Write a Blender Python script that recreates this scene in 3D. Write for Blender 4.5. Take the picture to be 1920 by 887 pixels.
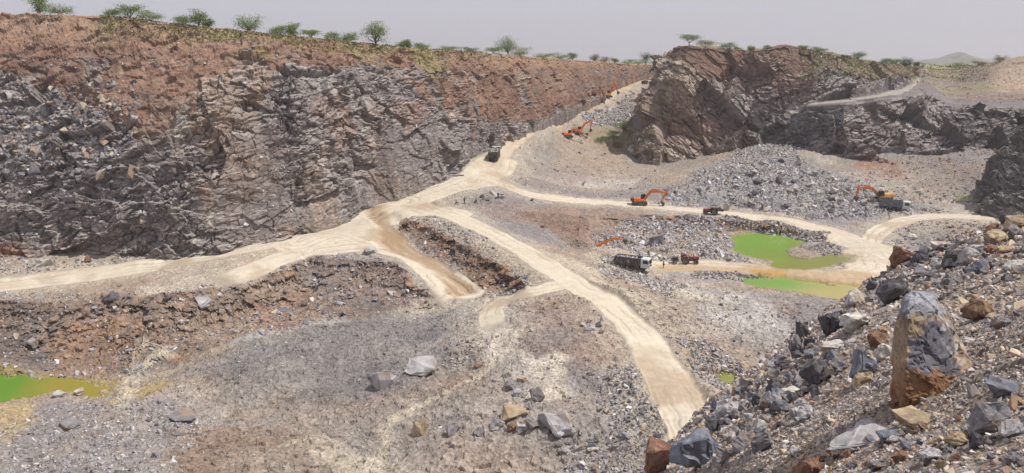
import bpy, bmesh, math, random
import numpy as np
from mathutils import Vector, Matrix

# ------------------------------------------------------------------ camera, sky, sun, exposure
for o in list(bpy.data.objects):
    bpy.data.objects.remove(o)
S = bpy.context.scene
COL = S.collection
F_PX, HZ, CX, CY = 1400.0, 118.0, 960.0, 443.5
PITCH = math.atan((CY - HZ) / F_PX)
cam_d = bpy.data.cameras.new('camera')
cam_d.sensor_width = 36.0
cam_d.lens = 36.0 * F_PX / 1920.0
cam_d.clip_start = 0.1
cam_d.clip_end = 30000
cam = bpy.data.objects.new('camera', cam_d)
COL.objects.link(cam)
cam.location = (0, 0, 0)
cam.rotation_euler = (math.pi / 2 - PITCH, 0, 0)
S.camera = cam

SUN_EL, SUN_AZ = math.radians(60), math.radians(98)      # azimuth measured from +Y towards +X
world = bpy.data.worlds.new('World')
S.world = world
world.use_nodes = True
wn = world.node_tree
wn.nodes.clear()
wo = wn.nodes.new('ShaderNodeOutputWorld')
wb = wn.nodes.new('ShaderNodeBackground')
sky = wn.nodes.new('ShaderNodeTexSky')
sky.sky_type = 'NISHITA'
sky.sun_disc = False
sky.sun_elevation = SUN_EL
sky.sun_rotation = SUN_AZ
sky.air_density = 1.0
sky.dust_density = 4.0
wm = wn.nodes.new('ShaderNodeMixRGB')
wm.inputs['Fac'].default_value = 0.84
wm.inputs['Color2'].default_value = (5.35, 5.2, 5.8, 1)    # dust-laden white sky
wn.links.new(sky.outputs[0], wm.inputs['Color1'])
wn.links.new(wm.outputs[0], wb.inputs['Color'])
wb.inputs['Strength'].default_value = 0.10
wn.links.new(wb.outputs[0], wo.inputs['Surface'])

sun_d = bpy.data.lights.new('sun', 'SUN')
sun_d.energy = 3.7
sun_d.angle = math.radians(1.2)
sun_d.color = (1.0, 0.965, 0.90)
sun = bpy.data.objects.new('sun', sun_d)
COL.objects.link(sun)
sdir = Vector((math.sin(SUN_AZ) * math.cos(SUN_EL), math.cos(SUN_AZ) * math.cos(SUN_EL), math.sin(SUN_EL)))
sun.rotation_euler = sdir.to_track_quat('Z', 'Y').to_euler()
sun.location = (0, 0, 200)
S.view_settings.view_transform = 'Standard'
S.view_settings.look = 'None'
S.view_settings.gamma = 1
S.view_settings.exposure = 0.24
S.view_settings.use_curve_mapping = False
S.render.engine = 'CYCLES'

rng = np.random.default_rng(7)
random.seed(7)
f32 = np.float32

# ------------------------------------------------------------------ helpers
def ray(px, py):
    u = (px - CX) / F_PX
    v = (CY - py) / F_PX
    c, s = math.cos(PITCH), math.sin(PITCH)
    return np.array([u, c + v * s, -s + v * c])

def at_z(px, py, z):
    r = ray(px, py)
    return r * (z / r[2])

def at_d(px, py, d):
    r = ray(px, py)
    return r * (d / r[1])

def proj_px(x, y, z):
    return CX + F_PX * x / (y * math.cos(PITCH) - z * math.sin(PITCH))

def lin(r, g, b, k=0.62):
    def f(x):
        x = x / 255.0
        return (x / 12.92 if x < 0.04045 else ((x + 0.055) / 1.055) ** 2.4) * k
    return np.array([f(r), f(g), f(b)], dtype=f32)

def hsh(ix, iy, iz, seed):
    h = (ix.astype(np.uint32) * np.uint32(374761393) + iy.astype(np.uint32) * np.uint32(668265263)
         + iz.astype(np.uint32) * np.uint32(2147483647) + np.uint32((seed * 974634777 + 12345) & 0xffffffff))
    h = (h ^ (h >> np.uint32(13))) * np.uint32(1274126177)
    h = h ^ (h >> np.uint32(16))
    h = h * np.uint32(2246822519)
    h = h ^ (h >> np.uint32(15))
    return (h & np.uint32(0xffffff)).astype(f32) / f32(16777216.0)

def vnoise(p, seed=0):
    i = np.floor(p).astype(np.int64)
    f = (p - i).astype(f32)
    f = f * f * f * (f * (f * 6 - 15) + 10)
    out = 0
    for dx in (0, 1):
        wx = f[:, 0] if dx else 1 - f[:, 0]
        for dy in (0, 1):
            wy = f[:, 1] if dy else 1 - f[:, 1]
            for dz in (0, 1):
                wz = f[:, 2] if dz else 1 - f[:, 2]
                out = out + wx * wy * wz * hsh(i[:, 0] + dx, i[:, 1] + dy, i[:, 2] + dz, seed)
    return out * 2 - 1

def fbm(p, size, octv=4, seed=0, gain=0.5):
    q = p / size
    a, s, t = 1.0, 0.0, 0.0
    for k in range(octv):
        s = s + a * vnoise(q * (2.03 ** k) + k * 17.3, seed + k)
        t += a
        a *= gain
    return s / t

def facets(p, size, seed=0, tilt=1.0, two_d=False):
    """broken-rock cells: (offset of a tilted plane per cell, cell random, distance to the crack)"""
    q = (p / np.asarray(size)).astype(f32)
    i = np.floor(q).astype(np.int64)
    n = len(q)
    b1 = np.full(n, 9e9, f32)
    b2 = np.full(n, 9e9, f32)
    off = np.zeros(n, f32)
    rid = np.zeros(n, f32)
    zr = (0,) if two_d else (-1, 0, 1)
    for dx in (-1, 0, 1):
        for dy in (-1, 0, 1):
            for dz in zr:
                cx, cy, cz = i[:, 0] + dx, i[:, 1] + dy, i[:, 2] + dz
                h1 = hsh(cx, cy, cz, seed); h2 = hsh(cx, cy, cz, seed + 1)
                ex = q[:, 0] - (cx + h1); ey = q[:, 1] - (cy + h2)
                d = ex * ex + ey * ey
                if not two_d:
                    h3 = hsh(cx, cy, cz, seed + 2)
                    ez = q[:, 2] - (cz + h3)
                    d = d + ez * ez
                m = d < b1
                b2 = np.where(m, b1, np.minimum(b2, d))
                hh = hsh(cx, cy, cz, seed + 3)
                g = (h1 - 0.5) * ey * 2 + (h2 - 0.5) * ex * 2
                if not two_d:
                    g = g + (h3 - 0.5) * ez * 3
                off = np.where(m, (hh - 0.5) + tilt * g, off)
                rid = np.where(m, hh, rid)
                b1 = np.where(m, d, b1)
    return off, rid, np.sqrt(b2) - np.sqrt(b1)

def sstep(a, b, x):
    t = np.clip((x - a) / (b - a), 0, 1)
    return t * t * (3 - 2 * t)

def seg_dist(x, y, pl, closed=False):
    """distance to a polyline, index-parameter along it"""
    best = np.full(x.shape, 1e9, f32)
    par = np.zeros(x.shape, f32)
    n = len(pl)
    for k in range(n if closed else n - 1):
        a, b = pl[k], pl[(k + 1) % n]
        ax, ay, bx, by = a[0], a[1], b[0], b[1]
        dx, dy = bx - ax, by - ay
        L = dx * dx + dy * dy + 1e-9
        t = np.clip(((x - ax) * dx + (y - ay) * dy) / L, 0, 1)
        d = np.hypot(x - ax - t * dx, y - ay - t * dy)
        m = d < best
        best = np.where(m, d, best)
        par = np.where(m, k + t, par)
    return best, par

def inside(x, y, pl):
    c = np.zeros(x.shape, bool)
    n = len(pl)
    for k in range(n):
        x1, y1 = pl[k][0], pl[k][1]
        x2, y2 = pl[(k + 1) % n][0], pl[(k + 1) % n][1]
        m = ((y1 > y) != (y2 > y)) & (x < (x2 - x1) * (y - y1) / (y2 - y1 + 1e-12) + x1)
        c ^= m
    return c

def catmull(P, t):
    n = len(P)
    i = np.clip(np.floor(t).astype(int), 0, n - 2)
    f = (t - i)[(...,) + (None,) * (P.ndim - 1)]
    p0, p1, p2, p3 = P[np.clip(i - 1, 0, n - 1)], P[i], P[i + 1], P[np.clip(i + 2, 0, n - 1)]
    m1 = (p2 - p0) * 0.35
    m2 = (p3 - p1) * 0.35
    return ((2 * f ** 3 - 3 * f ** 2 + 1) * p1 + (f ** 3 - 2 * f ** 2 + f) * m1
            + (-2 * f ** 3 + 3 * f ** 2) * p2 + (f ** 3 - f ** 2) * m2)

def link(o, parent=None):
    COL.objects.link(o)
    if parent is not None:
        o.parent = parent
    return o

def tag(o, label=None, cat=None, group=None, kind=None):
    if label: o['label'] = label
    if cat: o['category'] = cat
    if group: o['group'] = group
    if kind: o['kind'] = kind
    return o

def np_mesh(name, V, Fc, mat, col=None, smooth=False, parent=None):
    """Fc: (n,k) array of equal sized faces"""
    me = bpy.data.meshes.new(name)
    n, k = Fc.shape
    me.vertices.add(len(V))
    me.vertices.foreach_set('co', np.asarray(V, f32).ravel())
    me.loops.add(n * k)
    me.loops.foreach_set('vertex_index', Fc.astype(np.int32).ravel())
    me.polygons.add(n)
    me.polygons.foreach_set('loop_start', np.arange(0, n * k, k, dtype=np.int32))
    me.polygons.foreach_set('loop_total', np.full(n, k, np.int32))
    me.polygons.foreach_set('use_smooth', np.full(n, smooth, bool))
    me.update(calc_edges=True)
    if col is not None:
        a = me.attributes.new('Col', 'FLOAT_COLOR', 'POINT')
        c4 = np.ones((len(V), 4), f32)
        c4[:, :3] = np.clip(col, 0.0, 1.0)
        a.data.foreach_set('color', c4.ravel())
    if mat: me.materials.append(mat)
    o = bpy.data.objects.new(name, me)
    return link(o, parent)

def grid_faces(nr, nc):
    a = (np.arange(nr - 1)[:, None] * nc + np.arange(nc - 1)[None, :]).ravel()
    return np.stack([a, a + 1, a + nc + 1, a + nc], 1)

def grid_normals(P):
    du = np.gradient(P, axis=1)
    dv = np.gradient(P, axis=0)
    n = np.cross(du, dv)
    n /= np.linalg.norm(n, axis=2, keepdims=True) + 1e-9
    return n

def compact(V, Fc, C):
    used = np.unique(Fc)
    mp = np.zeros(len(V), np.int64)
    mp[used] = np.arange(len(used))
    return V[used], mp[Fc], C[used]

# ------------------------------------------------------------------ materials
def nt_new(name):
    m = bpy.data.materials.new(name)
    m.use_nodes = True
    nt = m.node_tree
    return m, nt, nt.nodes['Principled BSDF']

def terrain_mat(name, fine=0.35, bump=0.6, dist=0.12, var=0.35, rough=0.95, crack=0.0):
    m, nt, bs = nt_new(name)
    N, L = nt.nodes, nt.links
    at = N.new('ShaderNodeAttribute'); at.attribute_name = 'Col'
    tc = N.new('ShaderNodeTexCoord')
    n1 = N.new('ShaderNodeTexNoise'); n1.inputs['Scale'].default_value = 1 / fine
    n1.inputs['Detail'].default_value = 6; n1.inputs['Roughness'].default_value = 0.7
    L.new(tc.outputs['Object'], n1.inputs['Vector'])
    vo = N.new('ShaderNodeTexVoronoi'); vo.inputs['Scale'].default_value = 0.9 / fine
    L.new(tc.outputs['Object'], vo.inputs['Vector'])
    mr = N.new('ShaderNodeMapRange')
    mr.inputs['From Min'].default_value = 0.3; mr.inputs['From Max'].default_value = 0.7
    mr.inputs['To Min'].default_value = 1 - var; mr.inputs['To Max'].default_value = 1 + var
    L.new(n1.outputs['Fac'], mr.inputs['Value'])
    mr2 = N.new('ShaderNodeMapRange')
    mr2.inputs['To Min'].default_value = 1 - var * 0.6; mr2.inputs['To Max'].default_value = 1 + var * 0.6
    sep = N.new('ShaderNodeSeparateColor')
    L.new(vo.outputs['Color'], sep.inputs[0])
    L.new(sep.outputs[0], mr2.inputs['Value'])
    mu = N.new('ShaderNodeMath'); mu.operation = 'MULTIPLY'
    L.new(mr.outputs[0], mu.inputs[0]); L.new(mr2.outputs[0], mu.inputs[1])
    vm = N.new('ShaderNodeVectorMath'); vm.operation = 'SCALE'
    L.new(at.outputs['Color'], vm.inputs[0]); L.new(mu.outputs[0], vm.inputs['Scale'])
    L.new(vm.outputs[0], bs.inputs['Base Color'])
    bs.inputs['Roughness'].default_value = rough
    bs.inputs['Specular IOR Level'].default_value = 0.15
    ad = N.new('ShaderNodeMath'); ad.operation = 'ADD'
    L.new(n1.outputs['Fac'], ad.inputs[0]); L.new(vo.outputs['Distance'], ad.inputs[1])
    bp = N.new('ShaderNodeBump'); bp.inputs['Strength'].default_value = bump
    bp.inputs['Distance'].default_value = dist
    L.new(ad.outputs[0], bp.inputs['Height'])
    L.new(bp.outputs[0], bs.inputs['Normal'])
    return m

def paint(name, rgb, rough=0.5, metal=0.0, dust=0.35, k=0.62, scale=1.5):
    """painted or bare metal with road dust lying on it in patches"""
    m, nt, bs = nt_new(name)
    N, L = nt.nodes, nt.links
    tc = N.new('ShaderNodeTexCoord')
    n = N.new('ShaderNodeTexNoise'); n.inputs['Scale'].default_value = scale; n.inputs['Detail'].default_value = 5
    L.new(tc.outputs['Object'], n.inputs['Vector'])
    mr = N.new('ShaderNodeMapRange'); mr.inputs['From Min'].default_value = 0.4; mr.inputs['From Max'].default_value = 0.75
    mr.inputs['To Max'].default_value = dust
    L.new(n.outputs['Fac'], mr.inputs['Value'])
    mx = N.new('ShaderNodeMixRGB')
    c = lin(*rgb, k=k)
    mx.inputs['Color1'].default_value = (*map(float, c), 1)
    mx.inputs['Color2'].default_value = (0.34, 0.29, 0.22, 1)
    L.new(mr.outputs[0], mx.inputs['Fac'])
    L.new(mx.outputs[0], bs.inputs['Base Color'])
    bs.inputs['Roughness'].default_value = rough
    bs.inputs['Metallic'].default_value = metal
    return m

M = {}
M['ground'] = terrain_mat('quarry_ground', 0.38, 0.9, 0.2, 0.34)
M['road'] = terrain_mat('dusty_road', 0.9, 0.35, 0.08, 0.09)
M['cliff'] = terrain_mat('cliff_rock', 0.9, 0.7, 0.25, 0.25)
M['near'] = terrain_mat('near_scree', 0.06, 0.9, 0.03, 0.35)
M['rock'] = terrain_mat('rubble_rock', 0.6, 0.5, 0.1, 0.22)
M['rock_near'] = terrain_mat('near_rock', 0.16, 0.7, 0.02, 0.28)
M['plain'] = terrain_mat('scrub_plain', 20.0, 0.2, 0.5, 0.25)
M['orange'] = paint('orange_paint', (248, 122, 22), 0.45, k=0.75, dust=0.45)
M['yellow'] = paint('yellow_paint', (245, 175, 60), 0.45, k=0.75, dust=0.45)
M['dark'] = paint('dark_steel', (58, 56, 58), 0.6, dust=0.5)
M['rubber'] = paint('rubber', (45, 44, 44), 0.85, dust=0.8)
M['bed'] = paint('grey_bed_paint', (120, 120, 134), 0.55, dust=0.35)
M['white'] = paint('white_cab_paint', (225, 225, 225), 0.4, k=0.75, dust=0.3)
M['red'] = paint('red_paint', (140, 32, 42), 0.55, dust=0.4)
M['bed_dark'] = paint('dark_bed_paint', (84, 82, 86), 0.55, dust=0.35)
M['glass'] = paint('tinted_glass', (40, 46, 52), 0.12, dust=0.15)
M['skin'] = paint('skin', (120, 85, 65), 0.6, dust=0.0)
M['shirt_dark'] = paint('dark_cloth', (60, 58, 62), 0.9, dust=0.1)
M['shirt_brown'] = paint('brown_cloth', (120, 95, 75), 0.9, dust=0.1)
M['shirt_light'] = paint('light_cloth', (205, 205, 205), 0.9, dust=0.1)
M['chrome'] = paint('steel_rod', (170, 170, 175), 0.3, 0.6, dust=0.2)
M['bark'] = paint('bark', (105, 88, 72), 0.95, dust=0.4, scale=6)

def leaf_mat(name, rgb, rgb2):
    m, nt, bs = nt_new(name)
    N, L = nt.nodes, nt.links
    g = N.new('ShaderNodeNewGeometry')
    mx = N.new('ShaderNodeMixRGB')
    mx.inputs['Color1'].default_value = (*map(float, lin(*rgb)), 1)
    mx.inputs['Color2'].default_value = (*map(float, lin(*rgb2)), 1)
    L.new(g.outputs['Random Per Island'], mx.inputs['Fac'])
    L.new(mx.outputs[0], bs.inputs['Base Color'])
    bs.inputs['Roughness'].default_value = 0.8
    bs.inputs['Specular IOR Level'].default_value = 0.2
    return m
M['leaf'] = leaf_mat('acacia_leaves', (104, 128, 70), (168, 186, 112))
M['leaf_dark'] = leaf_mat('dark_leaves', (72, 88, 62), (115, 130, 88))
M['leaf_dry'] = leaf_mat('dry_leaves', (140, 135, 90), (175, 165, 115))

def water_mat(name, c1, c2, a, b):
    """algae-thick water, colour drifting from c1 (at world point a) to c2 (at b)"""
    m, nt, bs = nt_new(name)
    N, L = nt.nodes, nt.links
    tc = N.new('ShaderNodeTexCoord')
    n = N.new('ShaderNodeTexNoise'); n.inputs['Scale'].default_value = 0.12; n.inputs['Detail'].default_value = 8; n.inputs['Roughness'].default_value = 0.7
    L.new(tc.outputs['Object'], n.inputs['Vector'])
    ax = Vector((b[0] - a[0], b[1] - a[1], 0)); ln = ax.length_squared
    sub = N.new('ShaderNodeVectorMath'); sub.operation = 'SUBTRACT'; sub.inputs[1].default_value = (a[0], a[1], 0)
    L.new(tc.outputs['Object'], sub.inputs[0])
    dt = N.new('ShaderNodeVectorMath'); dt.operation = 'DOT_PRODUCT'; dt.inputs[1].default_value = ax / ln
    L.new(sub.outputs[0], dt.inputs[0])
    ad = N.new('ShaderNodeMath'); ad.operation = 'MULTIPLY_ADD'; ad.inputs[1].default_value = 1.6; 
    L.new(n.outputs['Fac'], ad.inputs[0]); L.new(dt.outputs['Value'], ad.inputs[2])
    mr = N.new('ShaderNodeMapRange'); mr.inputs['From Min'].default_value = 0.95; mr.inputs['From Max'].default_value = 1.75
    L.new(ad.outputs[0], mr.inputs['Value'])
    mx = N.new('ShaderNodeMixRGB')
    mx.inputs['Color1'].default_value = (*map(float, lin(*c1)), 1)
    mx.inputs['Color2'].default_value = (*map(float, lin(*c2)), 1)
    L.new(mr.outputs[0], mx.inputs['Fac'])
    L.new(mx.outputs[0], bs.inputs['Base Color'])
    bs.inputs['Roughness'].default_value = 0.12
    bs.inputs['Specular IOR Level'].default_value = 0.4
    w = N.new('ShaderNodeTexNoise'); w.inputs['Scale'].default_value = 2.5
    L.new(tc.outputs['Object'], w.inputs['Vector'])
    bp = N.new('ShaderNodeBump'); bp.inputs['Strength'].default_value = 0.15; bp.inputs['Distance'].default_value = 0.05
    L.new(w.outputs['Fac'], bp.inputs['Height']); L.new(bp.outputs[0], bs.inputs['Normal'])
    return m

# ------------------------------------------------------------------ pit floor: surveyed points (bearing, depression, level)
ramp = [(-350, 560, -43.2), (0, 535, -42.8), (200, 512, -42.3), (400, 480, -41.3), (500, 455, -40.3), (600, 430, -39), (700, 400, -37.5), (760, 378, -36),
        (830, 350, -33.5), (880, 330, -32), (926, 295, -29.5), (960, 262, -26), (990, 240, -23.5), (1050, 215, -21),
        (1100, 195, -18.5), (1150, 172, -14.5), (1210, 150, -11)]
diag = [(780, 386, -36.2), (850, 405, -36.8), (930, 440, -38), (1000, 480, -39), (1060, 520, -39.8), (1130, 562, -40.3),
        (1190, 612, -40.5), (1230, 670, -40.5), (1265, 730, -40.5), (1300, 790, -40.5), (1345, 870, -40.5)]
sunken = [(735, 388, -36.5), (700, 412, -37.6), (735, 452, -39.3), (795, 490, -41.2), (850, 525, -42.8), (878, 550, -43.6)]
east = [(930, 345, -33.6), (1000, 366, -36), (1100, 377, -38), (1190, 384, -39.2), (1290, 394, -39.7), (1340, 398, -39.9),
        (1450, 410, -40.4), (1560, 432, -41.3), (1620, 456, -42), (1652, 485, -42.4)]
east_b = [(1652, 485, -42.4), (1655, 505, -42.5), (1610, 520, -42.6), (1530, 516, -42.6), (1440, 508, -42.6), (1340, 500, -42.6), (1240, 502, -42.6)]
fork = [(1630, 462, -42.1), (1650, 432, -41.6), (1700, 412, -41), (1780, 405, -40.5), (1900, 409, -40.5), (2050, 415, -40.5)]
rim_w = [(-350, 575, -43.6), (0, 550, -43.1), (120, 561, -43), (260, 562, -42.6), (340, 548, -42), (450, 530, -41.6), (520, 500, -40.7), (560, 470, -39.7),
         (650, 476, -39.8), (740, 486, -40.2), (790, 515, -41.2), (800, 548, -43)]
toe_w = [(-350, 740, -49.8), (0, 698, -49.8), (100, 703, -49.8), (215, 722, -49.8), (330, 690, -48.8), (420, 652, -47.6), (520, 627, -46.6), (620, 602, -45.7),
         (720, 582, -45.1), (800, 570, -44.7)]
rim_m = [(745, 402, -36.9), (800, 424, -37.4), (860, 448, -38.0), (920, 474, -38.8), (985, 515, -39.8), (1000, 535, -40.2)]
toe_m = [(745, 435, -38.9), (800, 472, -40.7), (860, 508, -42.3), (905, 540, -43.3), (950, 562, -42.3)]
rim_e = [(960, 392, -37.0), (1020, 397, -38.2), (1100, 402, -39.2), (1200, 400, -39.7), (1300, 405, -40.0), (1380, 412, -40.3), (1450, 418, -40.6),
         (1540, 440, -41.6)]
toe_e = [(1040, 442, -40.6), (1080, 455, -41.3), (1150, 447, -42), (1250, 440, -42), (1350, 434, -42.3), (1420, 432, -42.6), (1500, 444, -42.7), (1580, 470, -42.7)]
cliff_toe = [(0, 482, -41), (200, 482, -41), (370, 478, -40.5), (560, 440, -38.5), (640, 402, -37), (700, 382, -36), (760, 355, -34),
             (830, 335, -32.5), (880, 305, -29.5), (915, 272, -27), (960, 250, -24.5), (1000, 232, -22.5), (1060, 205, -19.5),
             (1130, 175, -15), (1205, 148, -11.2)]
loose = [(60, 725, -51), (0, 730, -51.2), (150, 728, -50.6), (0, 760, -49.6), (80, 738, -49.7), (180, 742, -49.6), (0, 800, -49), (0, 887, -46), (150, 800, -47.2),
         (-350, 800, -49), (-350, 887, -46), (300, 745, -48.2), (250, 722, -49.4), (450, 700, -46.6), (600, 640, -45.7), (750, 605, -44.6), (880, 575, -43.6), (300, 887, -43.4), (600, 887, -42.2),
         (900, 887, -41.6), (1200, 887, -41.3), (600, 780, -43.6), (760, 705, -43.6), (500, 800, -44.2), (760, 655, -44.2), (350, 800, -46),
         (1000, 760, -41.6), (1150, 765, -41.6), (950, 660, -42), (1050, 600, -39.8), (1100, 640, -39.5), (1060, 568, -40.6), (1150, 705, -41.2),
         (930, 600, -42), (980, 550, -41), (1195, 770, -41.7), (1250, 600, -42.2), (1350, 700, -42.9), (1300, 640, -42.4), (1380, 718, -44.0), (1400, 600, -43),
         (1500, 600, -43.5), (1500, 640, -44), (1300, 560, -42.2), (1150, 500, -41.6), (1100, 482, -40.9), (1200, 545, -42),
         (1600, 700, -44), (1500, 800, -43), (1700, 560, -43), (1850, 500, -42.5), (1950, 450, -41.5),
         (1180, 470, -41.6), (1140, 478, -41.9), (1210, 505, -42.5), (1300, 520, -42.4), (1480, 535, -44.5), (1550, 548, -44.3), (1420, 530, -43.6), (1500, 575, -43.1), (1400, 545, -42.6),
         (1113, 505, -45.8), (1095, 500, -45.4), (1128, 500, -45.4), (1098, 484, -40.3), (1118, 484, -40.9), (1135, 486, -41.4), (1155, 496, -41.8), (1440, 460, -44.4), (1400, 452, -44), (1450, 485, -44.4), (1500, 495, -44.2), (1560, 488, -43.6), (1540, 472, -42.7), (1480, 470, -43.6),
         (1250, 370, -38.8), (1300, 345, -37.2), (1340, 320, -35), (1400, 300, -33.2), (1432, 272, -29.6), (1500, 322, -35.5), (1560, 352, -37.3), (1600, 385, -39.5), (1460, 310, -34),
         (1500, 392, -39.8), (1400, 388, -39.7), (1660, 394, -40.2), (1300, 378, -39.3), (1720, 396, -40.3),
         (1650, 332, -36), (1700, 292, -31.2), (1750, 270, -28.5), (1800, 272, -28.5), (1860, 282, -30), (1750, 322, -35), (1800, 352, -38), (1880, 372, -39.2), (1950, 372, -39.2),
         (1820, 373, -40), (1000, 282, -30), (1050, 302, -34), (1100, 302, -35), (1150, 290, -35.5), (1180, 307, -37.5), (1060, 259, -29.5), (1100, 258, -30.2),
         (1120, 225, -25), (1160, 242, -28.6), (1190, 176, -17), (1150, 202, -21.5), (1240, 318, -38), (1100, 340, -38), (1050, 346, -37.6), (1180, 350, -38.6),
         (1000, 325, -34.4), (960, 305, -30.8), (870, 372, -34.9), (940, 350, -33.6), (900, 385, -36), (940, 372, -35.2),
         (900, 418, -37.6), (960, 425, -38.3), (1040, 470, -40), (1350, 470, -41.6), (1300, 455, -41.6), (300, 470, -41), (640, 520, -43), (560, 540, -43.4)]
pts = []
def dens(pl, step=7.0):
    W = [at_z(*q) for q in pl]
    for a, b in zip(W[:-1], W[1:]):
        n = max(1, int(np.linalg.norm(b[:2] - a[:2]) / step))
        for k in range(n):
            pts.append(a + (b - a) * k / n)
    pts.append(W[-1])
for pl in (ramp, diag, sunken, east, east_b, fork, rim_w, toe_w, rim_m, toe_m, rim_e, toe_e, cliff_toe):
    dens(pl)
for q in loose:
    pts.append(at_z(*q))
# behind the walls the sheet stays low
for x, y, z in ((-150, 260, -45), (-80, 300, -40), (-40, 340, -38), (-200, 120, -45), (10, 420, -32), (60, 330, -36), (90, 330, -38), (150, 330, -38), (200, 300, -36),
                (250, 200, -42), (200, 120, -43), (120, 60, -43), (30, 40, -42), (-80, 50, -46), (150, 450, -30), (90, 560, -14), (130, 640, -12), (60, 600, -12), (300, 500, -30), (0, 60, -42)):
    pts.append(np.array([x, y, z], float))
P = np.array(pts)
keep = []
for i in range(len(P)):
    if all(np.hypot(*(P[i, :2] - P[j, :2])) > 1.6 for j in keep):
        keep.append(i)
P = P[keep]
CC = 2.0
def mq(x, y):
    out = np.zeros(x.shape)
    for k in range(len(P)):
        out += WT[k] * np.sqrt((x - P[k, 0]) ** 2 + (y - P[k, 1]) ** 2 + CC * CC)
    return out + WT[-1]
D = np.sqrt((P[:, None, 0] - P[None, :, 0]) ** 2 + (P[:, None, 1] - P[None, :, 1]) ** 2 + CC * CC)
A = np.zeros((len(P) + 1, len(P) + 1))
A[:-1, :-1] = D + np.eye(len(P)) * -0.15
A[-1, :-1] = 1
A[:-1, -1] = 1
WT = np.linalg.solve(A, np.append(P[:, 2], 0))

az = np.radians(np.arange(-50, 50.01, 0.075))
pyr = np.concatenate([np.linspace(2400, 960, 30)[:-1], np.arange(960, 590, -1.55), np.arange(590, 390, -0.75), np.arange(390, 214, -1.55)])
dr = 40.0 * F_PX / (pyr - HZ)
dr = np.concatenate([dr, dr[-1] * 1.02 ** np.arange(1, 16)])
NR, NC = len(dr), len(az)
ci = np.linspace(0, NC - 1, NC // 4 + 1); ri = np.linspace(0, NR - 1, NR // 3 + 1)
azc = np.interp(ci, np.arange(NC), az); drc = np.interp(ri, np.arange(NR), dr)
gx = drc[:, None] * np.tan(azc)[None, :]; gy = drc[:, None] * np.ones_like(azc)[None, :]
hc = mq(gx, gy)
tmp = np.stack([np.interp(np.arange(NC), ci, hc[k]) for k in range(len(drc))])
fr = np.interp(np.arange(NR), ri, np.arange(len(ri)))
i0 = np.clip(np.floor(fr).astype(int), 0, len(ri) - 2); ff = (fr - i0)[:, None]
H0 = tmp[i0] * (1 - ff) + tmp[i0 + 1] * ff
fb_ = sstep(560, 700, dr)[:, None]
H0 = H0 * (1 - fb_) + fb_ * -6.6
GX = dr[:, None] * np.tan(az)[None, :]; GY = np.repeat(dr[:, None], NC, 1)
HG = H0.copy()

def Hs(x, y, H=None):
    H = HG if H is None else H
    x = np.asarray(x, float); y = np.asarray(y, float)
    r = np.interp(y, dr, np.arange(NR)); c = np.interp(np.arctan2(x, y), az, np.arange(NC))
    a = np.clip(r.astype(int), 0, NR - 2); b = np.clip(c.astype(int), 0, NC - 2)
    fa, fb = r - a, c - b
    return (H[a, b] * (1 - fa) * (1 - fb) + H[a + 1, b] * fa * (1 - fb) + H[a, b + 1] * (1 - fa) * fb + H[a + 1, b + 1] * fa * fb)

def march(fn, px, py, t0, t1, n=700):
    r = ray(px, py); r = r / r[1]
    t = np.geomspace(t0, t1, n)
    g = fn(r[0] * t, t) - r[2] * t
    k = np.argmax(g > 0)
    if g[k] <= 0: return None
    if k == 0: return r * t[0]
    a = g[k - 1] / (g[k - 1] - g[k])
    return r * (t[k - 1] + a * (t[k] - t[k - 1]))

def G(px, py, H=None):
    p = march(lambda x, y: Hs(x, y, H), px, py, 62, 600)
    return p if p is not None else at_z(px, py, -40)

def Gpoly(pl):
    return [G(q[0], q[1])[:2] for q in pl]

fx = GX.ravel().astype(f32); fy = GY.ravel().astype(f32)
P3 = np.stack([fx, fy, np.zeros_like(fx)], 1)
warp1 = fbm(P3, 9.0, 4, 11); warp2 = fbm(P3, 9.0, 4, 31)
wfine = fbm(P3, 2.2, 3, 51)
wx = fx + warp1 * 2.2 + wfine * 0.6; wy = fy + warp2 * 2.2 + wfine * 0.6

# banks cut steeply below their rims
def zpoly(pl): return np.array([at_z(*q) for q in pl])
scarp = np.zeros(len(fx), f32)
H1 = H0.ravel().copy()
for rim, toe, steep in ((rim_w, toe_w, 0.85), (rim_m, toe_m, 0.8), (rim_e, toe_e, 0.85)):
    Rw, Tw = zpoly(rim), zpoly(toe)
    pg = [q[:2] for q in Rw] + [q[:2] for q in Tw[::-1]]
    xx_ = fx + warp1 * 1.6 + wfine * 0.8; yy_ = fy + warp2 * 1.6 + wfine * 0.8
    m = np.where((fx > min(q[0] for q in pg) - 4) & (fx < max(q[0] for q in pg) + 4) & (fy > min(q[1] for q in pg) - 4) & (fy < max(q[1] for q in pg) + 4))[0]
    m = m[inside(xx_[m], yy_[m], pg)]
    dR, pR = seg_dist(xx_[m], yy_[m], Rw); dT, pT = seg_dist(xx_[m], yy_[m], Tw)
    t = dR / (dR + dT + 1e-6)
    zR = np.interp(pR, np.arange(len(Rw)), Rw[:, 2]); zT = np.interp(pT, np.arange(len(Tw)), Tw[:, 2])
    lo = 0.04 + 0.10 * np.clip(warp2[m] + 0.5, 0, 1)
    tt = np.clip((t - lo) / (steep * (0.62 + 0.7 * np.clip(warp1[m], -0.5, 0.5))), 0, 1)
    S = 0.75 * (0.7 * sstep(0, 1, tt) + 0.3 * sstep(0, 0.35, tt)) + 0.25 * t
    w_ = sstep(0.0, 0.04, t) * sstep(1.0, 0.93, t)
    H1[m] = H1[m] * (1 - w_) + w_ * (zR + (zT - zR) * S)
    scarp[m] = sstep(lo - 0.03, lo + 0.03, t) * sstep(lo + steep * 1.3, lo + steep * 0.7, t) * (zR - zT > 1.0)
H0 = H1.reshape(NR, NC)

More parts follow.
